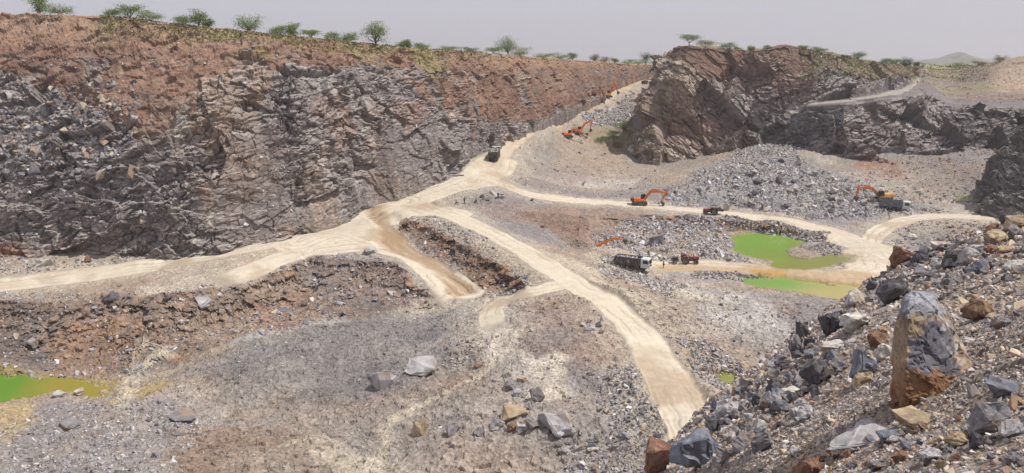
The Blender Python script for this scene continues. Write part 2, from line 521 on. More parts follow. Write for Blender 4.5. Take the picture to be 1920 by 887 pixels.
# roads: centre lines in plan with a half width in metres
roads = [(ramp[:8], 4.6), (ramp[7:], 3.6), (diag, 3.5), (sunken, 3.4), (east[:4], 3.4), (east[3:], 2.7), (east_b, 3.6), (fork, 2.7),
         ([(760, 375), (800, 372), (860, 350), (940, 345)], 4.5),
         ([(560, 452), (640, 432), (710, 446)], 6.5), ([(600, 470), (700, 462), (760, 478)], 3.5), ([(690, 420), (760, 400), (830, 396)], 4.5), ([(880, 350), (940, 320), (950, 300)], 3.5),
         ([(640, 455), (740, 470), (800, 500), (832, 540), (800, 556)], 3.4),
         ([(1075, 532), (1010, 545), (955, 556), (925, 575), (922, 600), (938, 632)], 2.3),
         ([(700, 398), (770, 392), (860, 400)], 3.6),
         ([(330, 560), (440, 520), (540, 480), (640, 458)], 3.4),
         ([(780, 372), (795, 392), (850, 403)], 3.6),
         ([(1590, 450), (1650, 470), (1700, 490)], 5.0), ([(1600, 520), (1660, 515), (1700, 520)], 5.0), ([(1640,480),(1660,520)],7.0)]
road = np.zeros(len(fx), f32)
rut = np.zeros(len(fx), f32)
for pl, hw in roads:
    W = Gpoly(pl)
    x0, x1 = min(w[0] for w in W) - 14, max(w[0] for w in W) + 14
    y0, y1 = min(w[1] for w in W) - 14, max(w[1] for w in W) + 14
    m = np.where((fx > x0) & (fx < x1) & (fy > y0) & (fy < y1))[0]
    W = [tuple(q) for q in catmull(np.array(W), np.linspace(0, len(W) - 1, (len(W) - 1) * 5 + 1))]
    d, par = seg_dist(fx[m] + warp1[m] * 0.5, fy[m] + warp2[m] * 0.5, W); par = par / 5
    d = d + wfine[m] * 0.2
    d = d + wfine[m] * 0.30 + 0.2 * warp1[m]
    v = sstep(hw + 0.8, hw - 0.6, d)
    if pl[0] == (330, 560): v = v * sstep(0.2, 1.3, par)
    if pl[-1] == (938, 632): v = v * sstep(5.0, 4.0, par)
    if pl[-1] == (800, 556): v = v * sstep(4.0, 3.4, par)
    r = (np.cos((np.abs(d) - hw * 0.42) * 3.0) ** 5 * 0.9 + np.sin(d * 8.3 + 2 + warp2[m] * 3) * 0.35) * np.clip(0.55 + 1.2 * warp1[m], 0.1, 1.1)
    r = r + 0.5 * np.sin(fx[m] * 1.1 + fy[m] * 0.5 + warp1[m] * 9) * np.clip(warp2[m] * 2, 0, 1) * (hw > 4)
    rut[m] = np.where(v > road[m], r, rut[m])
    road[m] = np.maximum(road[m], v)

def patch(pl, soft=1.5):
    W = Gpoly(pl)
    x0, x1 = min(w[0] for w in W) - 6, max(w[0] for w in W) + 6
    y0, y1 = min(w[1] for w in W) - 6, max(w[1] for w in W) + 6
    m = np.where((fx > x0) & (fx < x1) & (fy > y0) & (fy < y1))[0]
    d, _ = seg_dist(wx[m], wy[m], W, True)
    ins = inside(wx[m], wy[m], W)
    d = np.where(ins, -d, d)
    v = np.zeros(len(fx), f32)
    v[m] = sstep(soft, -soft, d)
    return v

# ---- relief of the floor
ROUGH = 0.55 + 0.5 * np.clip(fbm(P3, 25, 2, 71), -1, 1)
sl = np.abs(np.gradient(H0, axis=0) / np.gradient(GY, axis=0)).ravel()
bank = sstep(0.18, 0.5, sl).astype(f32)
H_keep = None
rub_east = patch([(1235, 360), (1330, 310), (1410, 275), (1450, 262), (1500, 300), (1600, 335), (1700, 380), (1790, 400), (1650, 408), (1560, 418), (1400, 395), (1250, 385)], 3)
rub_pit = patch([(1110, 435), (1200, 405), (1330, 410), (1360, 440), (1380, 480), (1330, 490), (1200, 480), (1120, 480)], 2)
P3z = P3.copy(); P3z[:, 2] = H0.ravel()
off1, id1, cr1 = facets(P3, (3.0, 3.0, 1), 5, 1.0, True)
off2, id2, cr2 = facets(P3, (1.1, 1.1, 1), 9, 1.2, True)
offa, ida, cra = facets(P3z, (3.2, 3.2, 2.0), 15, 1.0)
offb, idb, crb = facets(P3z, (1.2, 1.2, 0.8), 19, 1.2)
lump = fbm(P3, 14, 4, 91)
free = 1 - road
flat_ = 1 - np.maximum(scarp, 0.7 * bank)
disp = free * (lump * 0.8 + off1 * (0.16 + 0.7 * rub_east) * flat_ + off2 * (0.10 + 0.25 * np.maximum(rub_pit, rub_east)) * flat_)
disp += free * bank * 0.5 * fbm(P3, 6, 3, 191)
gull = fbm(P3z, 2.6, 4, 195)
# spoil mounds and hollows on the near floor
mnd = fbm(P3, 22, 3, 197)
nearf = sstep(150, 120, fy)
disp += free * nearf * (0.16 * off2 + 0.22 * fbm(P3, 1.6, 3, 199) + 2.5 * mnd + 0.9 * np.maximum(fbm(P3, 7, 3, 198), 0))
disp += road * (-rut * 0.07 + 0.12 * fbm(P3, 6, 3, 101))
# raised berms along some roads
dug = patch([(690, 400), (735, 395), (760, 440), (830, 480), (900, 545), (860, 560), (780, 505), (710, 460)], 1.0)
disp -= dug * 0.7
for px_, py_, dd_, sx_, sy_, hh_ in ((1100, 0, 171, 8, 4.5, -3.0), (1098, 0, 160, 7.5, 3.2, 2.1), (1168, 0, 151.5, 6.5, 2.2, 1.9), (1140, 0, 156, 6, 3, 1.5), (1150, 0, 158, 5, 3, 0.6)):
    cx_ = at_d(px_, 488, dd_)[0]
    disp += hh_ * np.exp(-((fx - cx_) / sx_) ** 2 - ((fy - dd_) / sy_) ** 2)
HG = (H0.ravel() + disp).reshape(NR, NC)
# ponds: the bed goes under water, the shore above it
POND = {}
def pond(name, pl, z, soft=0.8):
    global HG
    W = [at_z(q[0], q[1], z)[:2] for q in pl]
    x = fx + warp1 * 2.0 + wfine * 1.3; y = fy + warp2 * 2.0 + wfine * 1.3
    m = np.where((fx > min(w[0] for w in W) - 12) & (fx < max(w[0] for w in W) + 12) & (fy > min(w[1] for w in W) - 12) & (fy < max(w[1] for w in W) + 12))[0]
    d, _ = seg_dist(x[m], y[m], W, True)
    d = np.where(inside(x[m], y[m], W), -d, d)
    h = HG.ravel()
    bed = z - 0.04 + np.clip(d, -4, 0) * 0.25
    shore = np.maximum(h[m], z + 0.05 + np.clip(d, 0, 12) * 0.12 + 0.25 * np.abs(off2[m]) * sstep(0, 1, d))
    fade = sstep(10, 2.5, d)
    h[m] = np.where(d < 0, h[m] + (np.minimum(h[m], bed) - h[m]) * sstep(0.0, -0.8, d) + (z + 0.05 - np.minimum(h[m], z + 0.05)) * 0, h[m] * (1 - fade) + shore * fade)
    h[m] = np.where(d < -0.05, np.minimum(h[m], z - 0.03), h[m])
    HG = h.reshape(NR, NC)
    POND[name] = W
    return d, m
pond('p1', [(1368, 446), (1400, 437), (1470, 440), (1512, 452), (1490, 461), (1462, 468), (1478, 484), (1520, 486), (1560, 478), (1598, 482), (1590, 493), (1540, 500),
            (1500, 508), (1455, 506), (1440, 492), (1395, 478)], -43.0)
pond('p2', [(1378, 522), (1430, 520), (1500, 526), (1560, 533), (1612, 537), (1600, 548), (1565, 560), (1500, 552), (1430, 540)], -43.2)
pond('p3', [(-250, 705), (0, 698), (60, 706), (130, 714), (212, 724), (200, 742), (150, 736), (110, 730), (60, 745), (0, 757), (-250, 780)], -50.0)
pond('p4', [(1346, 706), (1385, 704), (1412, 716), (1396, 734), (1356, 730)], -43.3)
pond('p5', [(1790, 368), (1815, 364), (1830, 372), (1815, 380), (1792, 378)], -39.6)
HG = np.maximum(HG, -60)

# ---- colours of the floor
GREY = lin(158, 151, 144); GREY_D = lin(122, 115, 115); PURP = lin(143, 135, 138); TAN = lin(178, 158, 138); RED = lin(176, 134, 108)
BROWN = lin(158, 132, 112); PALE = lin(212, 200, 178); ROADC = lin(230, 217, 196, 0.64); WHITE = lin(205, 199, 192); MUD = lin(190, 160, 122)
def mix(C, c, w):
    w = np.asarray(w)[:, None]
    return C * (1 - w) + c * w
C = np.repeat(GREY[None], len(fx), 0)
big = fbm(P3, 30, 4, 201); med = fbm(P3z, 7, 4, 221)
C = mix(C, TAN, sstep(0.0, 0.35, big) * 0.7)
C = mix(C, lin(196, 184, 172), sstep(0.1, 0.5, fbm(P3, 16, 4, 241)) * 0.6)
C = mix(C, PURP, sstep(0.05, 0.4, -big) * 0.7)
C = mix(C, BROWN, sstep(0.1, 0.5, med) * 0.35)
C = mix(C, BROWN, bank * 0.35)
SC = mix(np.repeat(lin(150, 122, 102)[None], len(fx), 0), lin(112, 100, 94), sstep(-0.1, 0.35, gull + 0.5 * offb))
SC = mix(SC, lin(178, 140, 112), sstep(0.15, 0.4, med))
C = C * (1 - scarp[:, None] * 0.85) + SC * scarp[:, None] * 0.85
def col(pl, c, w, soft=2.0, var=True):
    global C
    c = c * 0.72 + 0.28 * c.mean()
    v = patch(pl, soft) * w
    if var: v = v * np.clip(0.75 + med * 0.9, 0.15, 1)
    C = mix(C, c, v)
col([(330, 700), (480, 630), (700, 590), (900, 560), (940, 620), (800, 690), (700, 760), (430, 745)], lin(134, 128, 128), 0.8, 5)
col([(0, 800), (120, 740), (330, 740), (400, 800), (330, 887), (0, 900)], lin(150, 144, 146), 0.8, 3)
col([(60, 540), (270, 560), (330, 560), (560, 500), (640, 520), (600, 600), (400, 640), (240, 600), (80, 620)], lin(165, 143, 124), 0.7, 3)
col([(85, 640), (150, 600), (240, 605), (235, 650), (215, 700), (90, 705)], lin(178, 136, 104), 0.95, 1.2)
col([(0, 560), (90, 570), (85, 700), (0, 700)], lin(118, 112, 112), 0.7, 2)
col([(430, 590), (560, 540), (620, 550), (600, 590), (500, 620)], lin(178, 138, 108), 0.8, 1.5)
col([(560, 470), (740, 490), (800, 560), (640, 590), (560, 520)], lin(146, 136, 134), 0.7, 2)
col([(620, 510), (720, 515), (740, 560), (640, 560)], lin(172, 140, 118), 0.6, 2)
col([(865, 388), (960, 384), (1100, 386), (1200, 383), (1245, 395), (1180, 405), (1110, 420), (1110, 450), (1030, 440), (955, 408), (900, 402)], lin(168, 134, 112), 0.9, 1.2)
col([(1110, 400), (1210, 405), (1240, 440), (1150, 460), (1090, 450)], lin(175, 150, 130), 0.8, 2)
col([(990, 560), (1110, 555), (1180, 640), (1160, 700), (1060, 690), (960, 640)], lin(172, 136, 116), 0.85, 3)
col([(650, 750), (900, 690), (940, 740), (700, 810)], lin(172, 142, 120), 0.7, 4)
col([(330, 800), (560, 790), (640, 900), (330, 900)], lin(158, 128, 104), 0.9, 2.5)
col([(500, 780), (900, 720), (1190, 740), (1190, 900), (640, 900)], lin(172, 158, 145), 0.75, 4)
col([(780, 800), (960, 810), (1000, 880), (820, 890)], lin(180, 145, 122), 0.6, 4)
col([(1270, 540), (1420, 555), (1510, 640), (1400, 640), (1300, 590)], lin(200, 192, 184), 0.9, 3)
col([(1240, 500), (1360, 508), (1360, 530), (1250, 530)], lin(160, 156, 165), 0.7, 1.5)
col([(1060, 325), (1200, 335), (1180, 355), (1080, 350)], lin(205, 195, 182), 0.8, 2)
col([(960, 300), (1080, 300), (1120, 330), (1020, 350), (950, 330)], lin(165, 146, 136), 0.8, 3)
col([(1100, 235), (1190, 240), (1185, 290), (1120, 280)], lin(165, 150, 108), 0.75, 4)
col([(1235, 360), (1330, 310), (1410, 275), (1450, 262), (1500, 300), (1600, 335), (1700, 380), (1790, 400), (1650, 408), (1560, 418), (1400, 395), (1250, 385)], lin(160, 157, 160), 0.75, 3)
col([(1640, 330), (1700, 300), (1800, 330), (1800, 370), (1700, 370)], lin(165, 148, 130), 0.8, 4)
col([(1600, 300), (1690, 300), (1690, 335), (1620, 335)], lin(178, 128, 100), 0.9, 2)
col([(0, 758), (60, 748), (75, 790), (20, 830), (0, 838)], lin(200, 172, 118), 0.95, 1)
col([(190, 750), (330, 712), (310, 730), (240, 755)], lin(188, 160, 104), 0.95, 1)
col([(270, 470), (360, 462), (350, 488), (270, 488)], lin(180, 110, 76), 0.9, 1)
col([(370, 455), (440, 450), (420, 475), (370, 475)], lin(200, 160, 120), 0.7, 1)
col([(990, 700), (1040, 670), (1060, 740), (1000, 745)], lin(212, 200, 182), 0.85, 1.5)
col([(690, 800), (790, 765), (790, 770), (720, 815), (800, 887), (680, 887)], lin(205, 188, 162), 0.6, 2)
col([(780, 560), (930, 560), (930, 610), (800, 600)], lin(150, 145, 146), 0.7, 2)
# path-like wisps of dust
for pl, hw in (([(700, 887), (720, 810), (800, 760), (880, 715), (960, 650)], 0.8), ([(230, 760), (260, 690), (330, 650)], 0.9), ([(1120, 480), (1230, 540), (1330, 560)], 2.0),
               ([(1010, 470), (1090, 500), (1200, 580)], 1.5)):
    d, _ = seg_dist(wx, wy, Gpoly(pl))
    C = mix(C, PALE, sstep(hw + 1.0, hw - 0.4, d) * 0.6)
near_road = np.zeros(len(fx), f32)
for pl, hw in roads:
    W = Gpoly(pl)
    d, _ = seg_dist(wx, wy, W)
    near_road = np.maximum(near_road, sstep(hw + 8, hw, d + warp1 * 3 + wfine * 1.5))
C = mix(C, lin(200, 188, 170), near_road * 0.6 * (1 - road) * (1 - scarp))
for pl, hw, c_, st in (([(1000, 745), (1012, 700), (1035, 665)], 1.0, lin(216, 204, 186), .8), ([(1030, 745), (1040, 700), (1050, 670)], 1.0, lin(216, 204, 186), .8),
        ([(330, 660), (270, 640), (255, 690)], 0.7, PALE, .6), ([(925, 575), (922, 610), (945, 660), (1000, 700)], 1.6, lin(214, 204, 190), .7),
        ([(560, 830), (640, 860), (760, 900)], 1.4, PALE, .5), ([(450, 640), (540, 615), (640, 600)], 1.0, lin(190, 184, 182), .6), ([(800, 560), (870, 570), (930, 560)], 1.6, PALE, .5)):
    d, _ = seg_dist(wx * 0.6 + fx * 0.4, wy * 0.6 + fy * 0.4, Gpoly(pl))
    d = np.abs(d - hw * 0.8) if hw > 1.3 else d
    C = mix(C, c_, sstep(hw + 0.7, hw * 0.4, d) * st * np.clip(0.9 + med, 0.3, 1))
# the driven surface
RC = np.repeat(ROADC[None], len(fx), 0) * (1 - 0.13 * rut + 0.09 * med + 0.06 * wfine)[:, None]
RC = mix(RC, lin(200, 178, 150), sstep(0.05, 0.5, fbm(P3, 10, 4, 301)) * 0.75)
RC = mix(RC, lin(188, 172, 156), sstep(0.2, 0.7, rut) * 0.5)
RC = mix(RC, lin(176, 164, 152), sstep(0.95, 0.55, road) * 0.7)
mud = patch([(692, 385), (730, 385), (728, 420), (760, 450), (830, 490), (905, 540), (880, 556), (835, 548), (845, 530), (780, 492), (705, 448)], 1.2)
RC = mix(RC, lin(176, 146, 112), mud * (0.75 + 0.35 * rut))
mud2 = patch([(1230, 496), (1440, 502), (1650, 512), (1640, 545), (1420, 528), (1250, 512)], 1.2)
RC = mix(RC, lin(206, 176, 138), mud2 * 0.8)
puddle = patch([(1418, 508), (1475, 508), (1480, 520), (1425, 522)], 0.6)
RC = mix(RC, lin(210, 168, 104), puddle)
far_r = patch([(940, 300), (960, 240), (1215, 140), (1220, 160), (1000, 300)], 3)
RC = mix(RC, lin(205, 178, 148), far_r * 0.5)
redst = patch([(370, 490), (450, 475), (470, 490), (380, 508)], 1.0)
RC = mix(RC, lin(196, 142, 106), redst * 0.7)
# per stone tone
C = C * (1 + free * ((id2 - 0.5) * 0.22 + 0.10 * wfine + (idb - 0.5) * 0.3 * np.maximum(bank, scarp) + (id1 - 0.5) * 0.08))[:, None]
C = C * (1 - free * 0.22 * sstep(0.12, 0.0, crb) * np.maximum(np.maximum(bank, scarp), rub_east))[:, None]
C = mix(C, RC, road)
for W, c, s in ((POND['p1'], lin(150, 140, 110), 2.2), (POND['p2'], lin(170, 150, 95), 2.0), (POND['p3'], lin(170, 152, 96), 2.2)):
    d, _ = seg_dist(fx, fy, W, True)
    C = mix(C, c, sstep(s, 0, d) * 0.7)

V = np.stack([fx, fy, HG.ravel()], 1)
# broken faces stand out sideways from the banks
gyy = np.gradient(HG, axis=0) / np.gradient(GY, axis=0)
gxx = np.gradient(HG, axis=1) / np.gradient(GX, axis=1)
for _ in range(2):
    gxx[1:-1, 2:-2] = (gxx[1:-1, :-4] + gxx[1:-1, 2:-2] + gxx[1:-1, 4:]) / 3; gyy[1:-1, 2:-2] = (gyy[1:-1, :-4] + gyy[1:-1, 2:-2] + gyy[1:-1, 4:]) / 3
gl_ = np.hypot(gxx, gyy).ravel() + 1e-6
hd = (free * np.maximum(scarp, bank * 0.8) * (0.9 * offa + 0.45 * offb + 0.7 * gull)) * np.clip(gl_ * 1.5, 0, 1)
V[:, 0] -= gxx.ravel() / gl_ * hd; V[:, 1] -= gyy.ravel() / gl_ * hd
Fq = grid_faces(NR, NC)
rm = road[Fq].mean(1) > 0.42
v_, f_, c_ = compact(V, Fq[~rm], C)
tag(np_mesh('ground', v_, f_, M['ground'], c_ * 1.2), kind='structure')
v_, f_, c_ = compact(V, Fq[rm], C)
tag(np_mesh('road', v_, f_, M['road'], c_, smooth=True), kind='structure')

def water(pl, z, mat, name='water', grow=1.0):
    W = np.array([at_z(q[0], q[1], z)[:2] for q in pl]); c = W.mean(0)
    W = c + (W - c) * 1.0
    x0, y0 = W.min(0) - 3; x1, y1 = W.max(0) + 3
    me = bpy.data.meshes.new(name)
    me.from_pydata([(x0, y0, z), (x1, y0, z), (x1, y1, z), (x0, y1, z)], [], [(0, 1, 2, 3)])
    me.materials.append(mat)
    return tag(link(bpy.data.objects.new(name, me)), kind='structure')
def zsub(a, b, z): return at_z(a[0], a[1], z)[:2], at_z(b[0], b[1], z)[:2]
a, b = zsub((1430, 450), (1580, 490), -43.0)
water([(1368, 437), (1598, 437), (1598, 508), (1368, 508)], -43.0, water_mat('green_water', (146, 186, 82), (158, 160, 84), a, b))
a, b = zsub((1440, 525), (1560, 550), -43.2)
water([(1378, 520), (1612, 520), (1612, 560), (1378, 560)], -43.2, water_mat('green_tan_water', (136, 180, 76), (194, 178, 96), a, b))
a, b = zsub((0, 730), (110, 722), -50.0)
water([(-250, 700), (212, 700), (212, 757), (-250, 757)], -50.0, water_mat('green_yellow_water', (118, 162, 58), (172, 160, 72), a, b))
a, b = zsub((1352, 712), (1405, 730), -43.6)
water([(1346, 702), (1412, 702), (1412, 736), (1346, 736)], -43.3, water_mat('mossy_water', (150, 150, 50), (170, 165, 80), a, b))
a, b = zsub((1790, 368), (1830, 378), -39.6)
water([(1790, 364), (1830, 364), (1830, 380), (1790, 380)], -39.6, water_mat('small_green_water', (150, 165, 85), (160, 160, 100), a, b))

# ------------------------------------------------------------------ cliffs
def loft(ctrl, row_n, col_n, back=(14, 90, 500, 3000), back_z=(0.4, -1.0, -3.0, -4.0), back_n=(16, 14, 8, 4)):
    """ctrl[col][row] = (px, py, d). Returns P (rows, cols, 3), row parameter, column parameter"""
    Cc = np.array([[at_d(*q) for q in colm] for colm in ctrl])          # col,row,3
    nrow = Cc.shape[1]
    tr = np.concatenate([np.arange(n) / n + k for k, n in enumerate(row_n)] + [[nrow - 1]])
    tcn = np.concatenate([np.arange(n) / n + k for k, n in enumerate(col_n)] + [[len(ctrl) - 1]])
    A1 = catmull(Cc, tcn)                                               # cols,row,3
    A2 = catmull(A1.transpose(1, 0, 2), tr)                             # rows,cols,3
    edge = A2[-1]
    dirv = edge[:, :2] / np.linalg.norm(edge[:, :2], axis=1, keepdims=True)
    rows = [A2]
    prev_b, prev_z = 0.0, 0.0
    tb = []
    for k, (b, z, n) in enumerate(zip(back, back_z, back_n)):
        for j in range(1, n + 1):
            f = j / n
            bb = prev_b + (b - prev_b) * f; zz = prev_z + (z - prev_z) * f
            r = edge.copy(); r[:, :2] += dirv * bb
            w = min(1, bb / 600.0)
            r[:, 2] = (edge[:, 2] + zz) * (1 - w) + w * (-4.0)
            rows.append(r[None]); tb.append(nrow - 1 + k + f)
        prev_b, prev_z = b, z
    return np.concatenate(rows), np.concatenate([tr, tb]), tcn

def cliff_disp(Pg, amp, seed, dipx=0.0, sc=1.0, but=1.6):
    n = grid_normals(Pg).reshape(-1, 3)
    p = Pg.reshape(-1, 3).astype(f32)
    q = p + np.stack([fbm(p, 8, 3, seed + 40), fbm(p, 8, 3, seed + 43), fbm(p, 8, 3, seed + 46)], 1) * 1.6
    q[:, 2] += q[:, 0] * dipx if not callable(dipx) else dipx(q[:, 0])
    o1, r1, e1 = facets(q, np.array([9, 9, 6.0]) * sc, seed, 0.9)
    o2, r2, e2 = facets(q, np.array([3.4, 3.4, 1.9]) * sc, seed + 10, 1.0)
    qc = p + (q - p) * 0.35
    oc, rc, ec = facets(qc, np.array([3.2, 3.2, 9.0]) * sc, seed + 60, 0.6)
    colm = sstep(-0.12, 0.18, fbm(p, 30, 3, seed + 70))
    o2 = o2 * (1 - 0.75 * colm) + oc * 0.95 * colm
    r2 = np.where(colm > 0.5, rc * 0.6 + 0.2 * r2 + 0.15, r2); e2 = np.where(colm > 0.5, np.minimum(ec * 0.8, e2 * 2.5 + 0.03), e2)
    led = q[:, 2] / (5.5 * sc) + 0.5 * fbm(p, 20, 2, seed + 80)
    lf_ = led - np.floor(led)
    o2 = o2 + 0.8 * (0.5 - lf_) * sstep(-0.2, 0.3, fbm(p, 28, 2, seed + 90))
    o3, r3, e3 = facets(q, np.array([1.5, 1.5, 0.75]) * sc, seed + 20, 1.0)
    big = fbm(p, 35, 3, seed + 30)
    d = big * 2.2 + o1 * 3.0 + o2 * 1.5 + o3 * 0.7 - 0.5 * sstep(0.07, 0, e2) - 0.25 * sstep(0.08, 0, e3)
    ob = facets(q, np.array([13, 13, 20.0]), seed + 95, 0.9)[0]
    d = d + ob * but * 2
    return n, d * amp * 0.5 + big * amp, (r1, r2, r3, e2, e3, big), q

KC = 1.42
def finish_cliff(name, Pg, C, mat):
    C = C * KC
    V = Pg.reshape(-1, 3)
    return tag(np_mesh(name, V, grid_faces(*Pg.shape[:2]), mat, C), kind='structure')

# ---- the long wall on the left
LC = [
 [(-520, 540, 146), (-520, 420, 148), (-520, 300, 153), (-520, 190, 161), (-520, 100, 169), (-520, 12, 182)],
 [(-250, 515, 152), (-250, 415, 154), (-250, 300, 159), (-250, 195, 167), (-250, 105, 175), (-250, 18, 187)],
 [(0, 494, 156), (0, 400, 159), (0, 300, 164), (0, 200, 172), (0, 110, 180), (0, 27, 192)],
 [(200, 494, 156), (200, 400, 158), (200, 290, 163), (200, 200, 169), (200, 110, 178), (200, 30, 190)],
 [(370, 490, 155), (370, 400, 158), (370, 300, 161), (370, 195, 168), (370, 110, 178), (370, 50, 188)],
 [(560, 452, 166), (560, 370, 169), (560, 270, 172), (560, 150, 178), (560, 105, 186), (560, 70, 196)],
 [(700, 394, 190), (700, 320, 192.5), (700, 240, 196), (700, 150, 202), (700, 115, 208), (700, 84, 216)],
 [(830, 347, 209), (830, 290, 211), (830, 230, 215), (830, 185, 219), (830, 135, 226), (830, 95, 234)],
 [(915, 284, 244), (915, 245, 245), (915, 215, 248), (915, 190, 251), (915, 140, 257), (915, 100, 264)],
 [(1000, 241, 276), (1000, 220, 277), (1000, 200, 279), (1000, 180, 283), (1000, 140, 288), (1000, 108, 296)],
 [(1130, 183, 368), (1130, 170, 369), (1130, 158, 371), (1130, 147, 373), (1130, 132, 378), (1130, 117, 386)],
 [(1205, 155, 520), (1205, 147, 522), (1205, 141, 524), (1205, 135, 526), (1205, 129, 530), (1205, 122, 540)],
 [(1260, 136, 800), (1260, 133, 802), (1260, 130, 804), (1260, 127, 806), (1260, 124, 810), (1260, 120, 820)]]
colpx = np.array([c[0][0] for c in LC], float)
Pg, tr, tcn = loft(LC, (58, 62, 66, 46, 38), (70, 150, 150, 120, 130, 90, 80, 60, 60, 80, 50, 20))
LW_edge_row = int(np.argmax(tr >= 5))
cpx = np.interp(tcn, np.arange(len(LC)), colpx)
T = np.repeat(tr[:, None], len(tcn), 1).ravel(); X = np.repeat(cpx[None], len(tr), 0).ravel()
n, d, (r1, r2, r3, e2, e3, bigc), q = cliff_disp(Pg, 1.0, 400, dipx=-0.14)
p = Pg.reshape(-1, 3).astype(f32)
wn1 = fbm(p, 16, 4, 500); wn2 = fbm(p, 5, 4, 510)
# soil starts at this row of the wall, by bearing
soil_t = np.interp(X, [-520, 0, 90, 180, 240, 330, 420, 520, 620, 720, 800, 860, 920, 1000, 1130, 1260], [3.7, 3.8, 3.6, 3.3, 3.0, 3.0, 3.25, 3.3, 3.6, 3.25, 2.6, 2.3, 1.8, 1.0, 0.2, 0.0])
soil = sstep(-0.16, 0.16, T - soil_t + wn1 * 0.9 + wn2 * 0.4 + fbm(p, 30, 2, 505) * 0.8)
soil = soil * (1 - 0.75 * sstep(0.12, 0.22, fbm(p, 12, 4, 506)) * (T < 4.0) * (T > 2))
flat = sstep(4.9, 5.1, T)
amp = 1.0 - 0.62 * soil
amp *= 1 - 0.85 * flat
amp *= np.where(T > 7, 0.0, 1.0) * np.where((T < 5.05), 1, 1)
amp *= np.interp(X, [900, 1130], [1.0, 0.55])
smooth_f = sstep(-0.05, 0.25, fbm(p, 26, 3, 610) + np.interp(X, [150, 330, 450, 830, 950], [-0.4, -0.05, 0.22, 0.25, -0.1]) - 0.12 * T) * (1 - soil)
amp = amp * (1 - 0.6 * smooth_f)
o_soil = facets(p, (3.5, 3.5, 2.2), 640, 1.0)[0]
soft_relief = fbm(p * np.array([1, 1, 0.25], f32), 3.0, 4, 520) * 0.8 * soil
Vc = p + n * (d * amp + (soft_relief + soil * 0.5 * o_soil) * (1 - flat) * np.interp(X, [850, 1050], [1.0, 0.35]))[:, None]
Vc[:, 2] += np.where(T > 5.0, 0.35 * wn2 + 0.3 * wn1, 0) * sstep(5.0, 5.3, T)
G1 = lin(140, 131, 128); G2 = lin(98, 91, 91); G3 = lin(188, 181, 176); TN = lin(164, 142, 122)
C = np.repeat(G1[None], len(p), 0)
C = mix(C, G2, np.clip(r1 * 0.6 + (r2 > 0.62) * 0.3, 0, 1) * 0.55)
C = mix(C, G3, (r2 < 0.2) * 0.45 + (r3 < 0.13) * 0.35)
C = mix(C, G1, smooth_f * 0.7)
tanz = sstep(0.05, 0.35, fbm(p, 24, 3, 530) + np.interp(X, [250, 400, 700, 830], [-0.25, 0.1, 0.2, 0.1]))
streak = fbm(p * np.array([1, 1, 0.12], f32), 2.0, 4, 540)
C = mix(C, TN, tanz * np.clip(0.65 + streak, 0, 1) * 0.85)
C = mix(C, lin(120, 108, 102), smooth_f * sstep(0.1, 0.45, streak) * 0.6)
lowred = sstep(0.6, 0.2, T) * sstep(260, 120, X) * np.clip(0.5 + wn1 * 2, 0, 1)
C = mix(C, lin(165, 122, 98), lowred)
rustp = sstep(0.25, 0.45, fbm(p, 14, 3, 545)) * np.interp(X, [500, 640, 800], [0.0, 0.7, 0.9])
C = mix(C, lin(150, 112, 92), rustp * 0.6)
vein = sstep(0.02, 0.0, np.abs(fbm(p + 40, 22, 3, 550))) * sstep(0.1, 0.4, fbm(p, 18, 2, 560))
C = mix(C, lin(205, 198, 185), vein * 0.75)
R1 = lin(156, 120, 100); R2 = lin(134, 102, 86); R3 = lin(176, 146, 124)
CS = np.repeat(R1[None], len(p), 0)
CS = mix(CS, R2, sstep(-0.1, 0.4, wn1 + 0.3 * wn2) * 0.8)
CS = mix(CS, R3, sstep(0.05, 0.5, -wn2) * 0.55)
layer = fbm(p * np.array([0.15, 0.15, 1.6], f32) , 2.5, 3, 570)
CS = mix(CS, lin(165, 145, 130), sstep(0.1, 0.4, layer) * 0.4)
CS = mix(CS, lin(128, 116, 108), sstep(0.2, 0.45, fbm(p, 11, 4, 575)) * 0.55 * (T < 4.4))
topband = sstep(4.1, 4.7, T + wn2 * 0.3)
CS = mix(CS, lin(190, 152, 122), topband * 0.4)
green = topband * sstep(-0.1, 0.3, fbm(p, 10, 4, 580)) * np.interp(X, [150, 260, 400, 500, 800, 900], [0.05, 0.6, 0.55, 0.8, 0.6, 0.1])
green = np.maximum(green, 0.55 * sstep(3.6, 4.1, T) * sstep(0.05, 0.3, fbm(p, 12, 3, 590)) * np.interp(X, [420, 520, 800, 880], [0, 0.9, 0.9, 0]))
CS = mix(CS, lin(165, 160, 98), green)
seep = sstep(0.1, 0.4, fbm(p * np.array([1, 1, 0.1], f32), 5.0, 3, 620)) * (T < 2.6)
C = mix(C, lin(92, 84, 82), seep * 0.5)
CS = CS * 0.85 + 0.15 * CS.mean(1, keepdims=True)
C = mix(C, CS * 0.86, soil)
C = C * (1 + (r3 - 0.5) * 0.28 * (1 - 0.5 * soil))[:, None]
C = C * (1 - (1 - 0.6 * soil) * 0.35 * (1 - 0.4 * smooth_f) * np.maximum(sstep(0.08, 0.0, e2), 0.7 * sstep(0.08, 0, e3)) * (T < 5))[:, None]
# pale dust lies on ledges that face up
VV = Vc.reshape(Pg.shape)
VV[0, :, 2] -= 4.0; VV[1, :, 2] -= 1.0
nn = grid_normals(VV).reshape(-1, 3)
up = np.abs(nn[:, 2])
C = mix(C, lin(186, 180, 176), sstep(0.62, 0.9, up) * (1 - soil) * 0.55)
scrub = sstep(5.3, 6.0, T)
C = mix(C, lin(150, 142, 95), scrub * 0.7)
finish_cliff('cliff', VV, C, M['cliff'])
LWALL = (VV, T.reshape(VV.shape[:2]), X.reshape(VV.shape[:2]))
LW_C = C

